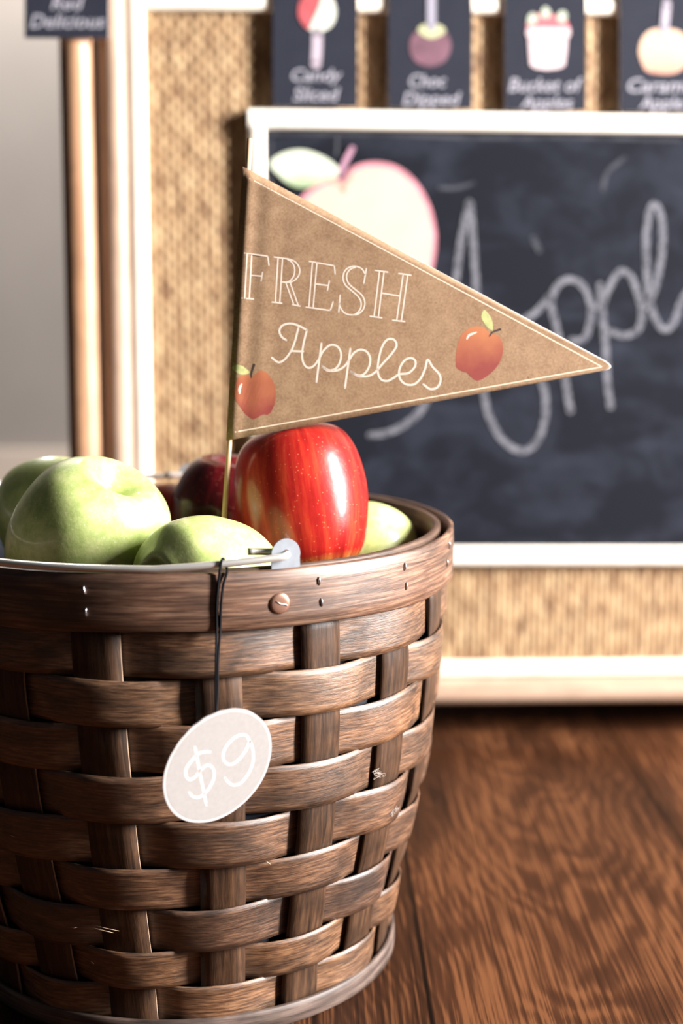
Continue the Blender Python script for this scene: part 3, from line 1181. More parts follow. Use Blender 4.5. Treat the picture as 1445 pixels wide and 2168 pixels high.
for d, z in ((30.4, .2366), (30.9, .2263), (51.8, .2362), (-11.6, .2360), (-11.4, .2257), (72, .2290), (74, .2375), (52.3, .2262), (-33, .2362), (-33.3, .2255),
             (95, .236), (118, .23), (140, .236), (162, .23), (185, .236), (208, .23), (231, .236), (254, .23), (277, .236), (300, .23)):
    staple(d, z, tilt=random.uniform(-.0004, .0004))

# small splinters standing off the strips and a tuft of lint
SPL = plain('splinter_wood', (0.50, 0.36, 0.24), 0.7)


def on_body(x, y, off):
    d = ray(x, y)
    t_ = 0.5
    while t_ < 1.0:
        q = CAM+d*t_
        if math.hypot(q.x, q.y) < rad(q.z)+off:
            return q
        t_ += 0.0002
    return q


for (xa, ya, xb, yb, w_) in ((188, 1962, 240, 1975, .00035), (196, 1958, 252, 1971, .0002), (151, 1964, 163, 1963, .00035), (22, 1768, 34, 1772, .0003), (192, 2034, 199, 2041, .00025), (563, 1823, 573, 1830, .0002)):
    a_, b_ = on_body(xa, ya, .0036), on_body(xb, yb, .0036)
    V, F = tube_vf([a_, a_.lerp(b_, .5)+Vector((0, -0.0004, 0)), b_], [w_*.4, w_, w_*.3], 6)
    build('splinter', V, F, SPL, bk)
LINT = plain('lint', (0.34, 0.28, 0.24), 0.9)
parts_ = []
for k in range(9):
    cx_, cy_ = (792+rng.rand()*24, 1636+rng.rand()*14)
    pts_ = [on_body(cx_+9*math.cos(a*1.1+k*2)*(1-a*.08), cy_+5*math.sin(a*1.3+k)*(1-a*.06)-k, .0045) for a in range(7)]
    parts_.append(tube_vf([Vector(p) for p in catmull([tuple(p) for p in pts_], 4)], 0.00006, 5))
for k in range(7):
    pts_ = [on_body(828+k*2.2+3*math.cos(a+k), 1725-k*2.6+3*math.sin(a*1.5+k), .0042) for a in range(5)]
    parts_.append(tube_vf([Vector(p) for p in catmull([tuple(p) for p in pts_], 3)], 0.00013, 5))
V, F = merge(parts_)
lt_ = build('lint', V, F, LINT, bk)
lt_['kind'] = 'stuff'

# handle ears, rivets and wire handle
ALU = plain('zinc_plate', (0.22, 0.235, 0.26), 0.5, metal=0.3, noise=0.08, nscale=300)
WIRE = plain('steel_wire', (0.86, 0.83, 0.78), 0.3, metal=0.75)
COPPER = plain('copper_rivet', (0.45, 0.25, 0.18), 0.34, metal=0.8)
EARS = [24.6, 182.5]
HOLE_Z = 0.2500
for n_, td in enumerate(EARS):
    th = R_(td)
    tn = Vector((math.cos(th), math.sin(th), 0))
    out = cyl(th, 1, 0)
    ctr = cyl(th, 0.1462, HOLE_Z)
    rO, rH = 0.0073, 0.0021
    outer = []
    for k in range(33):                      # round head
        a = -0.25+(PI+0.5)*k/32
        outer.append((rO*math.cos(a), rO*math.sin(a)))
    outer.append((-0.0078, -0.0255))
    outer.append((0.0078, -0.0255))
    # annular mesh between outline and hole
    NO = 64
    import itertools
    seglen = [0]
    oo = outer+[outer[0]]
    for i in range(len(outer)):
        seglen.append(seglen[-1]+math.dist(oo[i], oo[i+1]))
    ring = []
    for i in range(NO):
        s_ = seglen[-1]*i/NO
        ring.append((np.interp(s_, seglen, [p[0] for p in oo]), np.interp(s_, seglen, [p[1] for p in oo])))
    V, F = [], []
    for d_ in (0.0005, -0.0005):
        for p in ring:
            V.append(ctr+tn*p[0]+Vector((0, 0, p[1]))+out*d_)
        for p in ring:
            a = math.atan2(p[1], p[0])
            V.append(ctr+tn*rH*math.cos(a)+Vector((0, 0, rH*math.sin(a)))+out*d_)
    for i in range(NO):
        j = (i+1) % NO
        F.append([i, j, NO+j, NO+i])
        F.append([2*NO+i, 3*NO+i, 3*NO+j, 2*NO+j])
        F.append([i, 2*NO+i, 2*NO+j, j])
        F.append([NO+i, NO+j, 3*NO+j, 3*NO+i])
    build('handle_ear', V, F, ALU, bk, smooth=False)
    # rivet: domed washer head on the rim band, joined through the ear
    td2 = td-1.9 if n_ == 0 else td
    th2 = R_(td2)
    out2 = cyl(th2, 1, 0)
    tn2 = Vector((math.cos(th2), math.sin(th2), 0))
    rc = cyl(th2, 0.1508, 0.2279)
    prof = [(0.0, 0.0015), (0.0025, 0.00148), (0.0040, 0.0013), (0.0047, 0.0010), (0.0050, 0.0004), (0.0050, -0.0008)]
    V, F = [rc+out2*prof[0][1]], []
    for pr_, ph_ in prof[1:]:
        for a in range(32):
            an = 2*PI*a/32
            V.append(rc+out2*ph_+tn2*pr_*math.cos(an)+Vector((0, 0, pr_*math.sin(an))))
    for a in range(32):
        F.append([0, 1+a, 1+(a+1) % 32])
        for j in range(len(prof)-2):
            F.append([1+j*32+a, 1+(j+1)*32+a, 1+(j+1)*32+(a+1) % 32, 1+j*32+(a+1) % 32])
    rv = build('rivet', V, F, COPPER, bk)
    if n_ == 0:
        pts = [rc+out2*0.0017+tn2*(-0.0022+0.0014*q)+Vector((0, 0, 0.0014-0.0007*q-0.0004*math.sin(q*1.4))) for q in range(5)]
        V, F = tube_vf(pts, 0.00022, 6)
        o = build('scratch', V, F, WIRE, rv)

# wire: from ear 1 along the near rim to the left, round the back to ear 2
pts = []
a0, a1 = EARS[0], EARS[1]-360.0
RW = 0.0021
e1 = cyl(R_(a0), 0.1462, HOLE_Z)
# inner stub behind the ear
st = cyl(R_(a0-6.6), 0.1405, 0.2512)
pts += [st, st.lerp(cyl(R_(a0-1.6), 0.1405, HOLE_Z+.0004), .5), cyl(R_(a0-1.2), 0.1413, HOLE_Z+.0003), cyl(R_(a0+0.1), 0.1437, HOLE_Z), e1, cyl(R_(a0-0.1), 0.1487, HOLE_Z-0.0001), cyl(R_(a0-1.3), 0.1507, HOLE_Z-.0005)]
N_ = 90
for i in range(1, N_):
    f = i/N_
    a = a0-2.0+(a1+2.0-(a0-2.0))*f
    # settles onto the rim, springing slightly wide at the left
    e_ = min(1, f*9)*min(1, (1-f)*9)
    r_ = 0.1507-0.0028*min(1, f*7)+0.004*math.sin(PI*f)**2
    r_ = r_ if f < .8 else r_-(0.002*(f-.8)/.2)
    z_ = HOLE_Z-0.0006-0.0036*e_+0.006*max(0, math.sin(PI*max(0, (f-.35)/.65)))
    pts.append(cyl(R_(a), r_, z_))
e2 = cyl(R_(a1), 0.1462, HOLE_Z)
pts += [cyl(R_(a1+0.9), 0.1483, HOLE_Z), e2, cyl(R_(a1+0.1), 0.1437, HOLE_Z), cyl(R_(a1+1.2), 0.1413, HOLE_Z+.0003), cyl(R_(a1+6.6), 0.1405, 0.2512)]
pts = [Vector(p) for p in catmull([tuple(p) for p in pts], 3)]
V, F = tube_vf(pts, 0.00175, 14)
build('wire_handle', V, F, WIRE, bk)


# ================================================================== APPLES
def apple_vf(R0, H, axis, center, top_w=0.55, base_w=0.42, lob=0.02, dimple=0.30, calyx=0.22, belly=0.08, spin=0.0, nt_=96, pit=0.0, ctrl=None):
    """lathe-like apple: profile from stem cavity to calyx basin, five soft lobes at the base"""
    A = Vector(axis).normalized()
    t = Vector((0, 0, 1)) if abs(A.z) < 0.9 else Vector((1, 0, 0))
    X = t.cross(A).normalized()
    Y = A.cross(X)
    # control profile (radius/R0, height/H) from stem pit to calyx
    ctrl = ctrl or [(0.0, 0.5-dimple), (0.05, 0.5-dimple*0.90), (0.14+pit*.5, 0.5-dimple*0.45), (0.26+pit, 0.478), (0.40+pit*1.1, 0.515), (top_w+0.06, 0.50), (0.80, 0.40), (0.94, 0.25), (1.0, 0.06+belly),
            (0.985, -0.10), (0.90, -0.26), (0.76, -0.39), (base_w+0.13, -0.475), (base_w, -0.505), (0.24, -0.49), (0.13, -0.5+calyx*0.45), (0.05, -0.5+calyx*0.9), (0.0, -0.5+calyx)]
    prof = catmull(ctrl, 6)
    n = len(prof)
    V, F, uvs = [], [], []
    for i, (r_, h_) in enumerate(prof):
        r_ = max(r_, 0)
        v = i/(n-1)
        for a in range(nt_):
            th = 2*PI*a/nt_
            lb = lob*math.cos(5*(th+spin))*max(0, (v-0.45))*2.0
            lop = 0.025*math.cos(th+spin*1.7)+0.015*math.cos(2*th+spin)
            rr = R0*r_*(1+lb+lop)
            hh = H*h_+H*lob*0.9*math.cos(5*(th+spin))*max(0, v-.6)*r_ + 0.02*H*math.cos(th+spin*2)*r_
            V.append(Vector(center)+A*hh+X*rr*math.cos(th)+Y*rr*math.sin(th))
            uvs.append((a/nt_, h_))
    for i in range(n-1):
        for a in range(nt_):
            F.append([i*nt_+a, (i+1)*nt_+a, (i+1)*nt_+(a+1) % nt_, i*nt_+(a+1) % nt_])
    return V, F, uvs, A, X, Y


def green_mat(seed):
    m, nt, b = new_mat('green_apple_skin')
    L = nt.links
    tc = nd(nt, 'ShaderNodeTexCoord')
    mp = nd(nt, 'ShaderNodeMapping')
    mp.inputs['Location'].default_value = (seed, seed*2, 0)
    L.new(tc.outputs['Object'], mp.inputs['Vector'])
    n1 = nd(nt, 'ShaderNodeTexNoise')
    n1.inputs['Scale'].default_value = 45
    n1.inputs['Detail'].default_value = 10
    n1.inputs['Roughness'].default_value = 0.78
    L.new(mp.outputs['Vector'], n1.inputs['Vector'])
    r = nd(nt, 'ShaderNodeValToRGB')
    e = r.color_ramp.elements
    e[0].position = 0.32
    e[0].color = (0.25, 0.35, 0.085, 1)
    e[1].position = 0.7
    e[1].color = (0.70, 0.71, 0.34, 1)
    k = e.new(0.5)
    k.color = (0.47, 0.55, 0.19, 1)
    L.new(n1.outputs['Fac'], r.inputs['Fac'])
    # small pale lenticels
    vo = nd(nt, 'ShaderNodeTexVoronoi')
    vo.inputs['Scale'].default_value = 330
    L.new(mp.outputs['Vector'], vo.inputs['Vector'])
    vr = nd(nt, 'ShaderNodeMapRange')
    vr.inputs['From Min'].default_value = 0.09
    vr.inputs['From Max'].default_value = 0.2
    vr.inputs['To Min'].default_value = 0.35
    vr.inputs['To Max'].default_value = 0.0
    L.new(vo.outputs['Distance'], vr.inputs['Value'])
    mx = nd(nt, 'ShaderNodeMix', data_type='RGBA')
    L.new(vr.outputs['Result'], mx.inputs['Factor'])
    L.new(r.outputs['Color'], mx.inputs[6])
    mx.inputs[7].default_value = (0.74, 0.78, 0.48, 1)
    L.new(mx.outputs[2], b.inputs['Base Color'])
    b.inputs['Roughness'].default_value = 0.42
    b.inputs['Specular IOR Level'].default_value = 0.4
    b.inputs['Coat Weight'].default_value = 0.5
    b.inputs['Coat Roughness'].default_value = 0.09
    b.inputs['Subsurface Weight'].default_value = 0.12
    b.inputs['Subsurface Radius'].default_value = (0.6, 0.8, 0.2)
    b.inputs['Subsurface Scale'].default_value = 0.004
    bp = nd(nt, 'ShaderNodeBump')
    bp.inputs['Strength'].default_value = 0.12
    bp.inputs['Distance'].default_value = 0.0006
    n3 = nd(nt, 'ShaderNodeTexNoise')
    n3.inputs['Scale'].default_value = 500
    L.new(tc.outputs['Object'], n3.inputs['Vector'])
    L.new(n3.outputs['Fac'], bp.inputs['Height'])
    L.new(bp.outputs['Normal'], b.inputs['Normal'])
    return m


def red_mat(seed, dark, mid, light, yellow, ypos=-0.28):
    m, nt, b = new_mat('red_apple_skin')
    L = nt.links
    uv = nd(nt, 'ShaderNodeUVMap')
    tc = nd(nt, 'ShaderNodeTexCoord')
    sp = nd(nt, 'ShaderNodeSeparateXYZ')
    L.new(uv.outputs['UV'], sp.inputs[0])
    # meridian streaks made on a circle so that they close on themselves
    an = nd(nt, 'ShaderNodeMath', operation='MULTIPLY')
    an.inputs[1].default_value = 2*PI
    L.new(sp.outputs['X'], an.inputs[0])
    cs = nd(nt, 'ShaderNodeMath', operation='COSINE')
    L.new(an.outputs[0], cs.inputs[0])
    sn = nd(nt, 'ShaderNodeMath', operation='SINE')
    L.new(an.outputs[0], sn.inputs[0])
    cb_ = nd(nt, 'ShaderNodeCombineXYZ')
    L.new(cs.outputs[0], cb_.inputs[0])
    L.new(sn.outputs[0], cb_.inputs[1])
    L.new(sp.outputs['Y'], cb_.inputs[2])
    mp = nd(nt, 'ShaderNodeMapping')
    mp.inputs['Scale'].default_value = (7, 7, 2.2)
    mp.inputs['Location'].default_value = (seed, seed, seed)
    L.new(cb_.outputs[0], mp.inputs['Vector'])
    n1 = nd(nt, 'ShaderNodeTexNoise')
    n1.inputs['Scale'].default_value = 1
    n1.inputs['Detail'].default_value = 8
    n1.inputs['Roughness'].default_value = 0.62
    L.new(mp.outputs['Vector'], n1.inputs['Vector'])
    r = nd(nt, 'ShaderNodeValToRGB')
    e = r.color_ramp.elements
    e[0].position = 0.34
    e[0].color = (*dark, 1)
    e[1].position = 0.68
    e[1].color = (*light, 1)
    k = e.new(0.5)
    k.color = (*mid, 1)
    L.new(n1.outputs['Fac'], r.inputs['Fac'])
    # yellow blush near the calyx end
    mr = nd(nt, 'ShaderNodeMapRange')
    mr.inputs['From Min'].default_value = ypos
    mr.inputs['From Max'].default_value = -0.56
    L.new(sp.outputs['Y'], mr.inputs['Value'])
    ad_ = nd(nt, 'ShaderNodeMath', operation='MULTIPLY')
    n2 = nd(nt, 'ShaderNodeMapRange')
    n2.inputs['From Min'].default_value = 0.38
    n2.inputs['From Max'].default_value = 0.62
    n2.inputs['To Min'].default_value = 0.25
    n2.inputs['To Max'].default_value = 1.7
    L.new(n1.outputs['Fac'], n2.inputs['Value'])
    L.new(mr.outputs['Result'], ad_.inputs[0])
    L.new(n2.outputs['Result'], ad_.inputs[1])
    ad_.use_clamp = True
    mx = nd(nt, 'ShaderNodeMix', data_type='RGBA')
    L.new(ad_.outputs[0], mx.inputs['Factor'])
    L.new(r.outputs['Color'], mx.inputs[6])
    mx.inputs[7].default_value = (*yellow, 1)
    vo = nd(nt, 'ShaderNodeTexVoronoi')
    vo.inputs['Scale'].default_value = 420
    L.new(tc.outputs['Object'], vo.inputs['Vector'])
    vr = nd(nt, 'ShaderNodeMapRange')
    vr.inputs['From Min'].default_value = 0.06
    vr.inputs['From Max'].default_value = 0.17
    vr.inputs['To Min'].default_value = 0.45
    vr.inputs['To Max'].default_value = 0.0
    L.new(vo.outputs['Distance'], vr.inputs['Value'])
    m2_ = nd(nt, 'ShaderNodeMix', data_type='RGBA')
    L.new(vr.outputs['Result'], m2_.inputs['Factor'])
    L.new(mx.outputs[2], m2_.inputs[6])
    m2_.inputs[7].default_value = (0.75, 0.35, 0.14, 1)
    L.new(m2_.outputs[2], b.inputs['Base Color'])
    b.inputs['Roughness'].default_value = 0.30
    b.inputs['Specular IOR Level'].default_value = 0.3
    b.inputs['Coat Weight'].default_value = 0.30
    b.inputs['Coat Roughness'].default_value = 0.10
    bp = nd(nt, 'ShaderNodeBump')
    bp.inputs['Strength'].default_value = 0.12
    bp.inputs['Distance'].default_value = 0.0008
    n3 = nd(nt, 'ShaderNodeTexNoise')
    n3.inputs['Scale'].default_value = 260
    L.new(tc.outputs['Object'], n3.inputs['Vector'])
    L.new(n3.outputs['Fac'], bp.inputs['Height'])
    L.new(bp.outputs['Normal'], b.inputs['Normal'])
    return m


STEM_M = plain('apple_stem', (0.10, 0.05, 0.02), 0.7, bump=0.4, nscale=900)
SEPAL_M = plain('dry_sepals', (0.16, 0.085, 0.045), 0.8, bump=0.4, nscale=900)
APPLES = []


def view_dir(r_, u_, c_):
    """direction given as right, up and towards the camera"""
    return (RT*r_+UP*u_-FWD*c_).normalized()


def apple(label, px, py, t, R0, H, axis, mat, **kw):
    c = at_depth(px, py, t)
    e_ = empty('apple', c, label, 'apple', 'apples heaped in the basket')
    stem_len = kw.pop('stem_len', 1.0)
    V, F, uvs, A, X, Y = apple_vf(R0, H, axis, c, **kw)
    build('skin', V, F, mat, e_, uvs)
    dimple = kw.get('dimple', 0.30)
    calyx = kw.get('calyx', 0.22)
    # stem
    p0 = c+A*H*(0.5-dimple-0.02)
    pts = [p0, p0+A*H*0.10*stem_len+X*0.0006, p0+A*H*0.18*stem_len+X*0.0016]
    V, F = tube_vf(pts, [0.0012, 0.0010, 0.0014], 10)
    build('stem', V, F, STEM_M, e_)
    # calyx: five dried sepals
    q0 = c-A*H*(0.5-calyx-0.01)
    V, F = [], []
    for s_ in range(5):
        a = 2*PI*s_/5
        D = X*math.cos(a)+Y*math.sin(a)
        S_ = A.cross(D)
        b0 = len(V)
        for (rr, ww, hh) in ((0.0004, 0.0012, 0.0), (0.0018, 0.0013, 0.0012), (0.0030, 0.0008, 0.0028), (0.0028, 0.0001, 0.0046)):
            V += [q0+D*rr+S_*ww-A*hh, q0+D*rr-S_*ww-A*hh]
        for j in range(3):
            F.append([b0+2*j, b0+2*j+1, b0+2*j+3, b0+2*j+2])
    build('calyx', V, F, SEPAL_M, e_, smooth=False)
    APPLES.append((c, R0, H))
    return e_


G1, G2, G3, G4 = green_mat(0.3), green_mat(2.1), green_mat(4.4), green_mat(6.2)
RA = red_mat(1.3, (0.20, 0.007, 0.006), (0.32, 0.013, 0.010), (0.42, 0.040, 0.016), (0.66, 0.33, 0.07), -0.40)
RB = red_mat(5.3, (0.03, 0.002, 0.003), (0.065, 0.003, 0.005), (0.12, 0.006, 0.008), (0.12, 0.01, 0.008), -0.45)
RC = red_mat(9.1, (0.26, 0.008, 0.008), (0.42, 0.018, 0.014), (0.50, 0.03, 0.018), (0.5, 0.08, 0.02), -0.4)

apple('big pale green apple, largest of the heap, at the left front of the basket', 180, 1144, 0.772, 0.0398, 0.0770, view_dir(0.46, 0.76, 0.34), G1, dimple=0.20, pit=0.035, stem_len=0.3, spin=0.4, belly=0.0, top_w=0.50, base_w=0.45)
apple('green apple lying on its side at the front rim with its dried blossom end showing', 436, 1232, 0.737, 0.0338, 0.0660, -view_dir(-0.66, 0.10, 0.70), G2, calyx=0.15, spin=1.1, belly=-0.02, base_w=0.34)
apple('tall shiny red apple standing highest, under the kraft paper pennant', 637, 1059, 0.800, 0.0354, 0.0760, view_dir(-0.14, 0.97, -0.06), RA, spin=2.0, lob=0.025, dimple=0.22, ctrl=[(0, .28), (.05, .30), (.14, .40), (.28, .475), (.45, .505), (.62, .49), (.80, .42), (.93, .29), (1.0, .09), (.99, -.09), (.93, -.26), (.82, -.39), (.66, -.48), (.50, -.505), (.28, -.485), (.14, -.40), (.05, -.32), (0, -.29)])
apple('dark crimson apple in shade directly behind the pennant stick', 489, 1100, 0.885, 0.0352, 0.0690, view_dir(0.1, 0.95, 0.2), RB, spin=0.9, lob=0.03)
apple('red apple mostly hidden, between the big green apple and the dark crimson one', 336, 1146, 0.915, 0.0320, 0.0620, view_dir(-0.2, 0.95, -0.1), RC, spin=0.2)
apple('green apple half hidden at the far left behind the biggest green one', 117, 1098, 0.848, 0.0316, 0.0620, view_dir(-0.3, 0.9, -0.3), G3, spin=0.5)
apple('green apple low at the right, between the tall red apple and the rim', 766, 1190, 0.855, 0.0305, 0.0600, view_dir(0.3, 0.8, -0.4), G4, spin=1.4)

# sagging top of the navy liner that carries the apples
NR, NA = 26, 90
V, F = [], []


def pack_h(x, y):
    num = den = 0
    for c, r0, h_ in APPLES:
        d2 = (x-c.x)**2+(y-c.y)**2
        w_ = 1/(d2+0.0004)
        num += w_*(c.z-min(r0, h_/2)+0.010)
        den += w_
    z = num/den+0.0012*math.sin(x*320+y*90)+0.001*math.sin(y*410-x*130)
    rr = math.hypot(x, y)
    z = z-0.022*max(0, (rr-0.10)/0.038)
    for c, r0, h_ in APPLES:
        rc_ = min(r0, h_/2)
        d2 = (x-c.x)**2+(y-c.y)**2
        if d2 < rc_**2:
            z = min(z, c.z-math.sqrt(rc_**2-d2)-0.0035)
    return z


V.append(Vector((0, 0, pack_h(0, 0))))
for i in range(1, NR+1):
    r_ = 0.1365*i/NR
    for a in range(NA):
        an = 2*PI*a/NA
        x, y = r_*math.cos(an), r_*math.sin(an)
        V.append(Vector((x, y, pack_h(x, y))))
for a in range(NA):
    F.append([0, 1+a, 1+(a+1) % NA])
    for i in range(NR-1):
        F.append([1+i*NA+a, 1+(i+1)*NA+a, 1+(i+1)*NA+(a+1) % NA, 1+i*NA+(a+1) % NA])
# narrow the body so that it stays inside the tapering liner
for i in range(len(V)):
    v = V[i]
    lim = rad(v.z)-0.0062
    rr = math.hypot(v.x, v.y)
    if rr > lim:
        V[i] = Vector((v.x*lim/rr, v.y*lim/rr, v.z))
build('liner_cloth', V, F, plain('navy_liner_cloth', (0.010, 0.013, 0.022), 0.8, noise=0.2, nscale=90), bk)

# ================================================================== PENNANT
TL = at_depth(513, 352, 0.770)
BL = at_depth(478, 933, 0.778)
TIP = at_depth(1293, 776, 0.785)
fn = (BL-TL).cross(TIP-TL).normalized()
if fn.dot(FWD) > 0:
    fn = -fn
FP = Plane(TL, fn, (TIP-BL))


def flag_bulge(x, y):
    # soft ridge where the paper folds over the stick and a faint curl towards the tip
    xl = 513+(478-513)*(y-352)/(933-352)
    d = x-xl
    return 0.0006*math.exp(-((d-16)/15.0)**2)-0.0010*math.exp(-(d/9.0)**2)+0.0005*math.exp(-((d-62)/20)**2)*0.6+0.0016*math.sin(d/800*PI*1.1)


FP.bulge = flag_bulge
m, nt, b = new_mat('kraft_paper')
L = nt.links
tc = nd(nt, 'ShaderNodeTexCoord')
n1 = nd(nt, 'ShaderNodeTexNoise')
n1.inputs['Scale'].default_value = 900
n1.inputs['Detail'].default_value = 6
n1.inputs['Roughness'].default_value = 0.7
L.new(tc.outputs['Object'], n1.inputs['Vector'])
n2 = nd(nt, 'ShaderNodeTexNoise')
n2.inputs['Scale'].default_value = 120
n2.inputs['Detail'].default_value = 4
L.new(tc.outputs['Object'], n2.inputs['Vector'])
ma = nd(nt, 'ShaderNodeMath', operation='MULTIPLY_ADD')
ma.inputs[1].default_value = 0.45
L.new(n2.outputs['Fac'], ma.inputs[0])
L.new(n1.outputs['Fac'], ma.inputs[2])
r = nd(nt, 'ShaderNodeValToRGB')
e = r.color_ramp.elements
e[0].position = 0.54
e[0].color = (0.195, 0.110, 0.060, 1)
e[1].position = 0.92
e[1].color = (0.325, 0.205, 0.120, 1)
L.new(ma.outputs[0], r.inputs['Fac'])
vo = nd(nt, 'ShaderNodeTexVoronoi')
vo.inputs['Scale'].default_value = 62
L.new(tc.outputs['Object'], vo.inputs['Vector'])
vr = nd(nt, 'ShaderNodeMapRange')
vr.inputs['From Min'].default_value = 0.022
vr.inputs['From Max'].default_value = 0.034
vr.inputs['To Min'].default_value = 0.8
vr.inputs['To Max'].default_value = 0.0
L.new(vo.outputs['Distance'], vr.inputs['Value'])
mx = nd(nt, 'ShaderNodeMix', data_type='RGBA')
L.new(vr.outputs['Result'], mx.inputs['Factor'])
L.new(r.outputs['Color'], mx.inputs[6])
mx.inputs[7].default_value = (0.07, 0.04, 0.03, 1)
L.new(mx.outputs[2], b.inputs['Base Color'])
b.inputs['Roughness'].default_value = 0.75
b.inputs['Specular IOR Level'].default_value = 0.25
KRAFT = m
WHITEP = plain('white_paper', (0.85, 0.80, 0.78), 0.8)
PRINT = plain('white_flag_print', (0.62, 0.51, 0.43), 0.75)

STICKB = at_depth(479, 1215, 0.8115)
fl = empty('pennant_flag', STICKB, 'brown kraft paper pennant reading FRESH Apples on a thin stick, standing among the apples', 'flag')


def sheet(name, off, mat, dyt=0.0, dxt=0.0, thick=0.00025, x_in=0.0):
    """triangular sheet of paper following the flag's soft ridge"""
    NXs, NYs = 260, 24
    V, F = [], []
    for s_ in (0, 1):
        for i in range(NXs+1):
            f = i/NXs
            f2 = f
            xT = 513+x_in+(1291+dxt-513-x_in)*f2
            yT = 352+(771-352)*((xT-513)/(1291-513))-dyt*(0.3+0.7*f)
            xB = 478+x_in+(1291+dxt-478-x_in)*f2
            yB = 933+(782-933)*((xB-478)/(1291-478))
            if f > 0.985:
                k_ = (f-0.985)/0.015
                yT += 3.5*k_**2
                yB -= 3.5*k_**2
            for j in range(NYs+1):
                g = j/NYs
                V.append(FP.pt(xT+(xB-xT)*g, yT+(yB-yT)*g, off-(thick if s_ else 0)))
    W = NYs+1
    n0 = (NXs+1)*W
    for i in range(NXs):
        for j in range(NYs):
            F.append([i*W+j, i*W+j+1, (i+1)*W+j+1, (i+1)*W+j])
            F.append([n0+i*W+j, n0+(i+1)*W+j, n0+(i+1)*W+j+1, n0+i*W+j+1])
        F.append([i*W, (i+1)*W, n0+(i+1)*W, n0+i*W])
        F.append([i*W+NYs, n0+i*W+NYs, n0+(i+1)*W+NYs, (i+1)*W+NYs])
    for j in range(NYs):
        F.append([j, n0+j, n0+j+1, j+1])
        F.append([NXs*W+j, NXs*W+j+1, n0+NXs*W+j+1, n0+NXs*W+j])
    return build(name, V, F, mat, fl, smooth=False)


fs_ = sheet('front_sheet', 0.0, KRAFT)
fs_.data.polygons.foreach_set('use_smooth', [True]*len(fs_.data.polygons))
sheet('back_sheet', -0.0020, WHITEP, dyt=3.2, dxt=4, x_in=6)
# the stick runs between the sheets
sa = FP.P0
def stick_pt(x, y, tt):
    return at_depth(x, y, tt)


def on_flag(x, y, back):
    b_ = FP.bulge
    FP.bulge = None
    q = FP.pt(x, y, -back)
    FP.bulge = b_
    return q


s_top = on_flag(529, 292, 0.0016)
s_low = on_flag(485, 940, 0.0016)
dirn = (s_low-s_top).normalized()
s_bot = s_top+dirn*0.285
V, F = tube_vf([s_top.lerp(s_bot, i/12) for i in range(13)], 0.00135, 14)
STICK_M = grain_mat('bamboo_stick', (0.48, 0.28, 0.15), (0.58, 0.36, 0.21), (0.66, 0.44, 0.28), 8, 500, rough=0.5, stain=0.1)
uvs = [((i//14)*0.02, (i % 14)*0.0006) for i in range(len(V))]
build('stick', V, F, STICK_M, fl, uvs)

FO = 0.00003
# border line
V, F = merge([stroke_vf(FP, [(515+(1273-515)*i/60, 371+(776-371)*i/60) for i in range(61)], 1.9, FO, smooth=False),
              stroke_vf(FP, [(484+(1273-484)*i/60, 917+(777-917)*i/60) for i in range(61)], 1.9, FO, smooth=False)])
build('printed_border', V, F, plain('border_print', (0.74, 0.60, 0.46), 0.75), fl, smooth=False)
# lettering
c3 = lambda pts: sc(pts, 2.89, 480, 500)
SL = []


def ln(*p, w=2.7):
    SL.append((c3(list(p)), w, False))


def cv(*p, w=2.7):
    SL.append((c3(list(p)), w, True))


ln((107, 104), (250, 124)); ln((250, 124), (257, 178)); ln((124, 108), (109, 381)); ln((152, 111), (137, 383)); ln((92, 380), (163, 385))
ln((150, 240), (213, 246)); ln((218, 222), (209, 276))
ln((290, 129), (380, 141)); ln((313, 132), (296, 405)); ln((340, 137), (323, 408)); ln((277, 404), (336, 411))
cv((380, 141), (420, 160), (444, 200), (440, 240), (415, 270), (385, 282), (350, 284))
cv((366, 140), (398, 162), (414, 200), (408, 245), (385, 274), (362, 283))
ln((334, 281), (392, 284)); ln((360, 285), (408, 418)); ln((386, 283), (436, 424)); ln((400, 419), (447, 429))
ln((503, 155), (656, 183)); ln((656, 183), (661, 233)); ln((523, 158), (501, 435)); ln((550, 163), (527, 440)); ln((484, 435), (632, 456)); ln((632, 456), (649, 402))
ln((546, 294), (618, 303)); ln((626, 274), (614, 334))
cv((846, 238), (822, 200), (775, 186), (728, 205), (709, 250), (722, 298), (765, 338), (802, 372), (820, 412), (810, 455), (775, 482), (728, 476), (700, 450), (684, 410))
cv((790, 190), (752, 206), (731, 243), (742, 288), (782, 326), (824, 362), (842, 405), (832, 450), (800, 478), (768, 484))
ln((852, 200), (836, 291)); ln((692, 362), (683, 466))
ln((905, 211), (982, 222)); ln((932, 216), (898, 492)); ln((959, 220), (925, 496)); ln((874, 491), (946, 501)); ln((946, 350), (1054, 368))
ln((1050, 230), (1125, 241)); ln((1076, 235), (1037, 516)); ln((1104, 239), (1065, 521)); ln((1012, 515), (1086, 524))
aw = 4.1
cv((362, 636), (335, 617), (321, 582), (338, 548), (385, 535), (435, 547), (490, 576), w=aw)
cv((489, 576), (470, 650), (459, 725), (468, 777), (495, 806), (530, 795), (562, 752), (590, 702), (632, 667), (675, 676), (697, 718), (690, 772), (662, 812), (622, 820), (580, 796), w=aw)
cv((437, 560), (417, 640), (391, 705), (352, 755), (315, 772), (275, 744), w=aw)
ln((388, 703), (466, 706), w=aw)
ln((578, 657), (547, 893), w=aw)
cv((580, 796), (620, 824), (678, 820), (718, 796), (747, 757), (776, 715), (816, 695), (856, 710), (875, 752), (866, 805), (836, 845), (800, 852), (755, 828), w=aw)
ln((754, 690), (721, 930), w=aw)
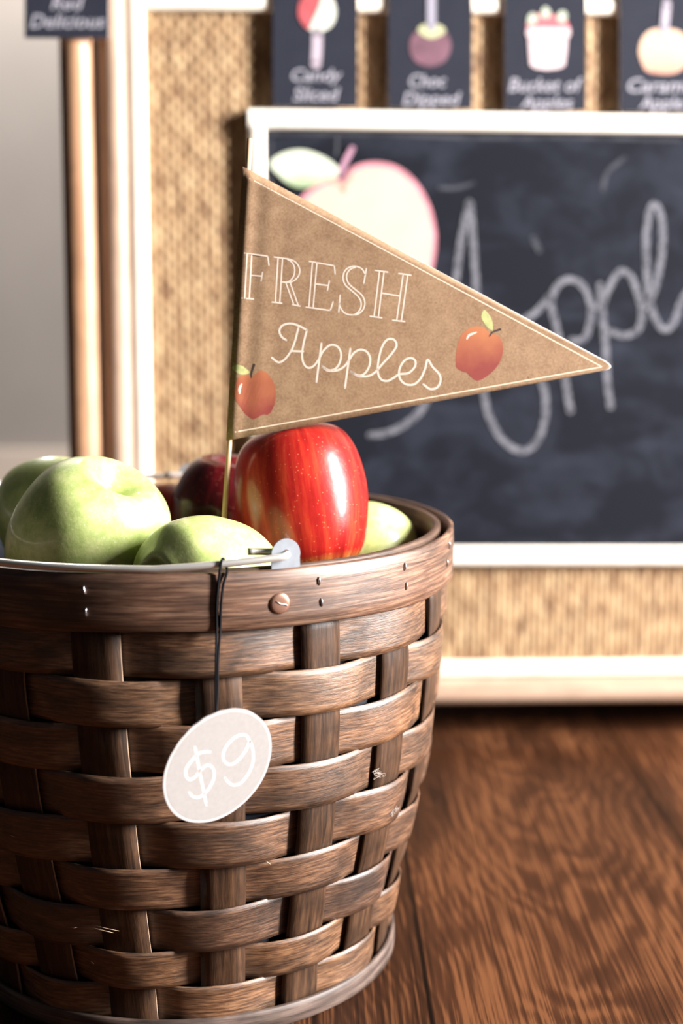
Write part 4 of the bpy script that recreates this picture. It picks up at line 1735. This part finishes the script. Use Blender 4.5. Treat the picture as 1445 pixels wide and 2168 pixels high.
cv((755, 828), (802, 856), (862, 856), (906, 832), (952, 780), (1010, 715), (1036, 668), (1018, 633), (978, 635), (946, 682), (926, 760), (921, 830), (941, 876), (980, 886), (1020, 866), (1052, 846), (1108, 838), (1146, 802), (1150, 763), (1120, 746), (1080, 766), (1053, 818), (1056, 870), (1090, 905), (1140, 908), (1182, 872), (1210, 812), (1226, 756), (1255, 800), (1294, 842), (1305, 882), (1285, 925), (1242, 936), (1200, 908), w=aw)
V, F = merge([stroke_vf(FP, p, w, FO*1.2, smooth=s) for p, w, s in SL])
build('lettering', V, F, PRINT, fl, smooth=False)


def printed_apple(outline, leaf, stem, hl, stem_w, ya, yb, hlw):
    b_ = FP.bulge
    V, F = area_vf(FP, outline, FO)
    o1 = build('printed_apple', V, F, two_tone('apple_wash', (0.21, 0.030, 0.022), (0.40, 0.135, 0.050), FP.uv(outline[0][0], yb)[1], FP.uv(outline[0][0], ya)[1], FP), fl, with_uv(FP, V), smooth=False)
    V, F = area_vf(FP, leaf, FO)
    build('printed_leaf', V, F, plain('leaf_print', (0.38, 0.38, 0.15), 0.75, noise=0.2, nscale=300), o1, smooth=False)
    V, F = stroke_vf(FP, stem, stem_w, FO*2.0, w_fn=lambda t: 0.6+0.5*t)
    build('printed_stem', V, F, plain('stem_print', (0.035, 0.016, 0.010), 0.75), o1, smooth=False)
    V, F = stroke_vf(FP, hl, hlw, FO*2.0, w_fn=lambda t: 0.35+0.75*math.sin(PI*t)**.5 if 0 < t < 1 else 0.3)
    build('printed_gleam', V, F, plain('gleam_print', (0.76, 0.55, 0.44), 0.75), o1, smooth=False)
    o1.location  # parts keep the flag's own frame
    return o1


c5 = lambda p: sc(p, 3.6125, 920, 620)
printed_apple(c5([(230, 295), (270, 265), (320, 256), (370, 265), (400, 292), (430, 316), (462, 320), (492, 340), (513, 385), (520, 440), (505, 505), (470, 570), (420, 620), (370, 655), (330, 672), (300, 665), (268, 640), (240, 612), (200, 600), (165, 575), (157, 530), (162, 450), (177, 380), (200, 325)]),
              c5([(432, 288), (400, 265), (370, 225), (352, 180), (372, 132), (402, 155), (427, 190), (441, 235), (442, 288)]),
              c5([(416, 332), (440, 302), (497, 280)]), c5([(240, 357), (262, 325), (318, 302)]), 4.5, 690, 790, 4)
c6 = lambda p: sc(p, 9.633, 470, 740)
printed_apple(c6([(330, 570), (430, 522), (520, 512), (600, 555), (690, 490), (780, 432), (880, 460), (980, 560), (1050, 680), (1093, 850), (1093, 980), (1060, 1130), (1000, 1270), (930, 1330), (850, 1322), (780, 1350), (700, 1400), (620, 1415), (550, 1380), (450, 1290), (350, 1150), (270, 1020), (238, 920), (268, 740), (298, 620)]),
              c6([(560, 462), (500, 400), (400, 330), (300, 312), (205, 350), (230, 420), (330, 490), (420, 512), (520, 500)]),
              c6([(592, 572), (602, 470), (650, 312)]), c6([(358, 905), (358, 800), (402, 700)]), 4.6, 780, 880, 4.5)

# ================================================================== PRICE TAG
tc0 = at_depth(462, 1622, 0.672)
# card hangs from the cord, turned to the right and tipped
N_t = (RT*(0.86*0.68)-UP*(0.51*0.68)-FWD*0.733).normalized()
maj = RT*0.51+UP*0.86
mnr = N_t.cross(maj).normalized()
TPl = Plane(tc0, N_t, mnr)
tg = empty('price_tag', tc0, 'pale round paper price tag reading $9, hung on a black elastic cord from the handle', 'price tag')
rt_ = 134.0*0.672/FPX
NTg = 96
V, F = [], []
maj2 = (maj-N_t*maj.dot(N_t)).normalized()
mnr = N_t.cross(maj2).normalized()
for d_ in (0.0003, -0.0003):
    for k in range(NTg):
        a = 2*PI*k/NTg
        r_ = rt_*(1+0.006*math.sin(a*23)*max(0, math.sin(a*1+0.6))**3+0.002*math.sin(a*7))
        V.append(tc0+maj2*r_*math.cos(a)+mnr*r_*math.sin(a)+N_t*d_)
F = [list(range(NTg)), list(range(NTg, 2*NTg))[::-1]]
for k in range(NTg):
    F.append([k, NTg+k, NTg+(k+1) % NTg, (k+1) % NTg])
TAGW = plain('tag_paper_white', (0.40, 0.36, 0.35), 0.8)
build('tag_border', V, F, TAGW, tg, smooth=False)
V = []
for d_ in (0.00036, 0.0003):
    for k in range(NTg):
        a = 2*PI*k/NTg
        V.append(tc0+maj2*rt_*0.955*math.cos(a)+mnr*rt_*0.955*math.sin(a)+N_t*d_)
build('tag_face', V, F, plain('tag_paper', (0.255, 0.235, 0.225), 0.8, noise=0.05, nscale=500), tg, smooth=False)
c1_ = lambda p: sc(p, 5.352, 330, 1460)
dol = [c1_([(605, 700), (560, 700), (480, 720), (400, 800), (340, 890), (335, 970), (375, 1015), (440, 985), (500, 910), (560, 858), (610, 858), (650, 910), (650, 1000), (610, 1090), (550, 1170), (480, 1215), (410, 1205), (375, 1165)]),
       c1_([(438, 650), (460, 760), (490, 930), (525, 1100), (565, 1300)]),
       c1_([(1060, 590), (1020, 520), (950, 510), (860, 560), (780, 660), (755, 760), (790, 830), (860, 840), (940, 780), (1010, 690), (1060, 590), (1095, 700), (1090, 830), (1040, 950), (960, 1050), (880, 1078), (820, 1050), (778, 1000)])]
V, F = merge([stroke_vf(TPl, p, 6.0, 0.00038) for p in dol])
build('lettering', V, F, plain('tag_print', (0.42, 0.39, 0.38), 0.8), tg, smooth=False)

# elastic cord: looped over the wire handle, two strands down to the tag
wt = 0.0
def wire_at(deg):
    f = (a0-2.0-deg)/((a0-2.0)-(a1+2.0))
    r_ = 0.1507-0.0028*min(1, f*7)+0.004*math.sin(PI*f)**2
    e_ = min(1, f*9)*min(1, (1-f)*9)
    return r_, HOLE_Z-0.0006-0.0036*e_
rw1, zw1 = wire_at(12.2)
hole = at_depth(457, 1507, 0.6710)
def cy(deg, r_, z):
    return cyl(R_(deg), r_, z)
strand = [hole, at_depth(456, 1470, 0.6735), at_depth(457, 1400, 0.678)]
strand += [cy(11.2, 0.1522, 0.2165), cy(11.3, 0.1519, 0.230), cy(11.7, 0.1519, 0.241), cy(12.1, rw1+0.0022, zw1+0.0010), cy(12.5, rw1+0.0004, zw1+0.0026), cy(12.9, rw1-0.0020, zw1+0.0014), cy(13.1, rw1-0.0018, zw1-0.0012)]
strand += [cy(13.3, 0.1494, 0.2454), cy(13.1, 0.1516, 0.2436), cy(12.4, 0.1521, 0.238), cy(12.0, 0.1521, 0.228), cy(11.8, 0.1522, 0.2165), at_depth(461, 1400, 0.678), at_depth(460, 1470, 0.6735), hole]
pts = [Vector(p) for p in catmull([tuple(p) for p in strand], 6)]
V, F = tube_vf(pts, 0.00062, 10)
build('elastic_cord', V, F, plain('black_elastic', (0.006, 0.006, 0.008), 0.8, spec=0.1), tg)
V, F = tube_vf([hole+N_t*0.0006, hole-UP*0.0012+N_t*0.0012, hole-UP*0.0022+N_t*0.0002], 0.0007, 10)
build('knot', V, F, plain('black_elastic_knot', (0.006, 0.006, 0.008), 0.8, spec=0.1), tg)
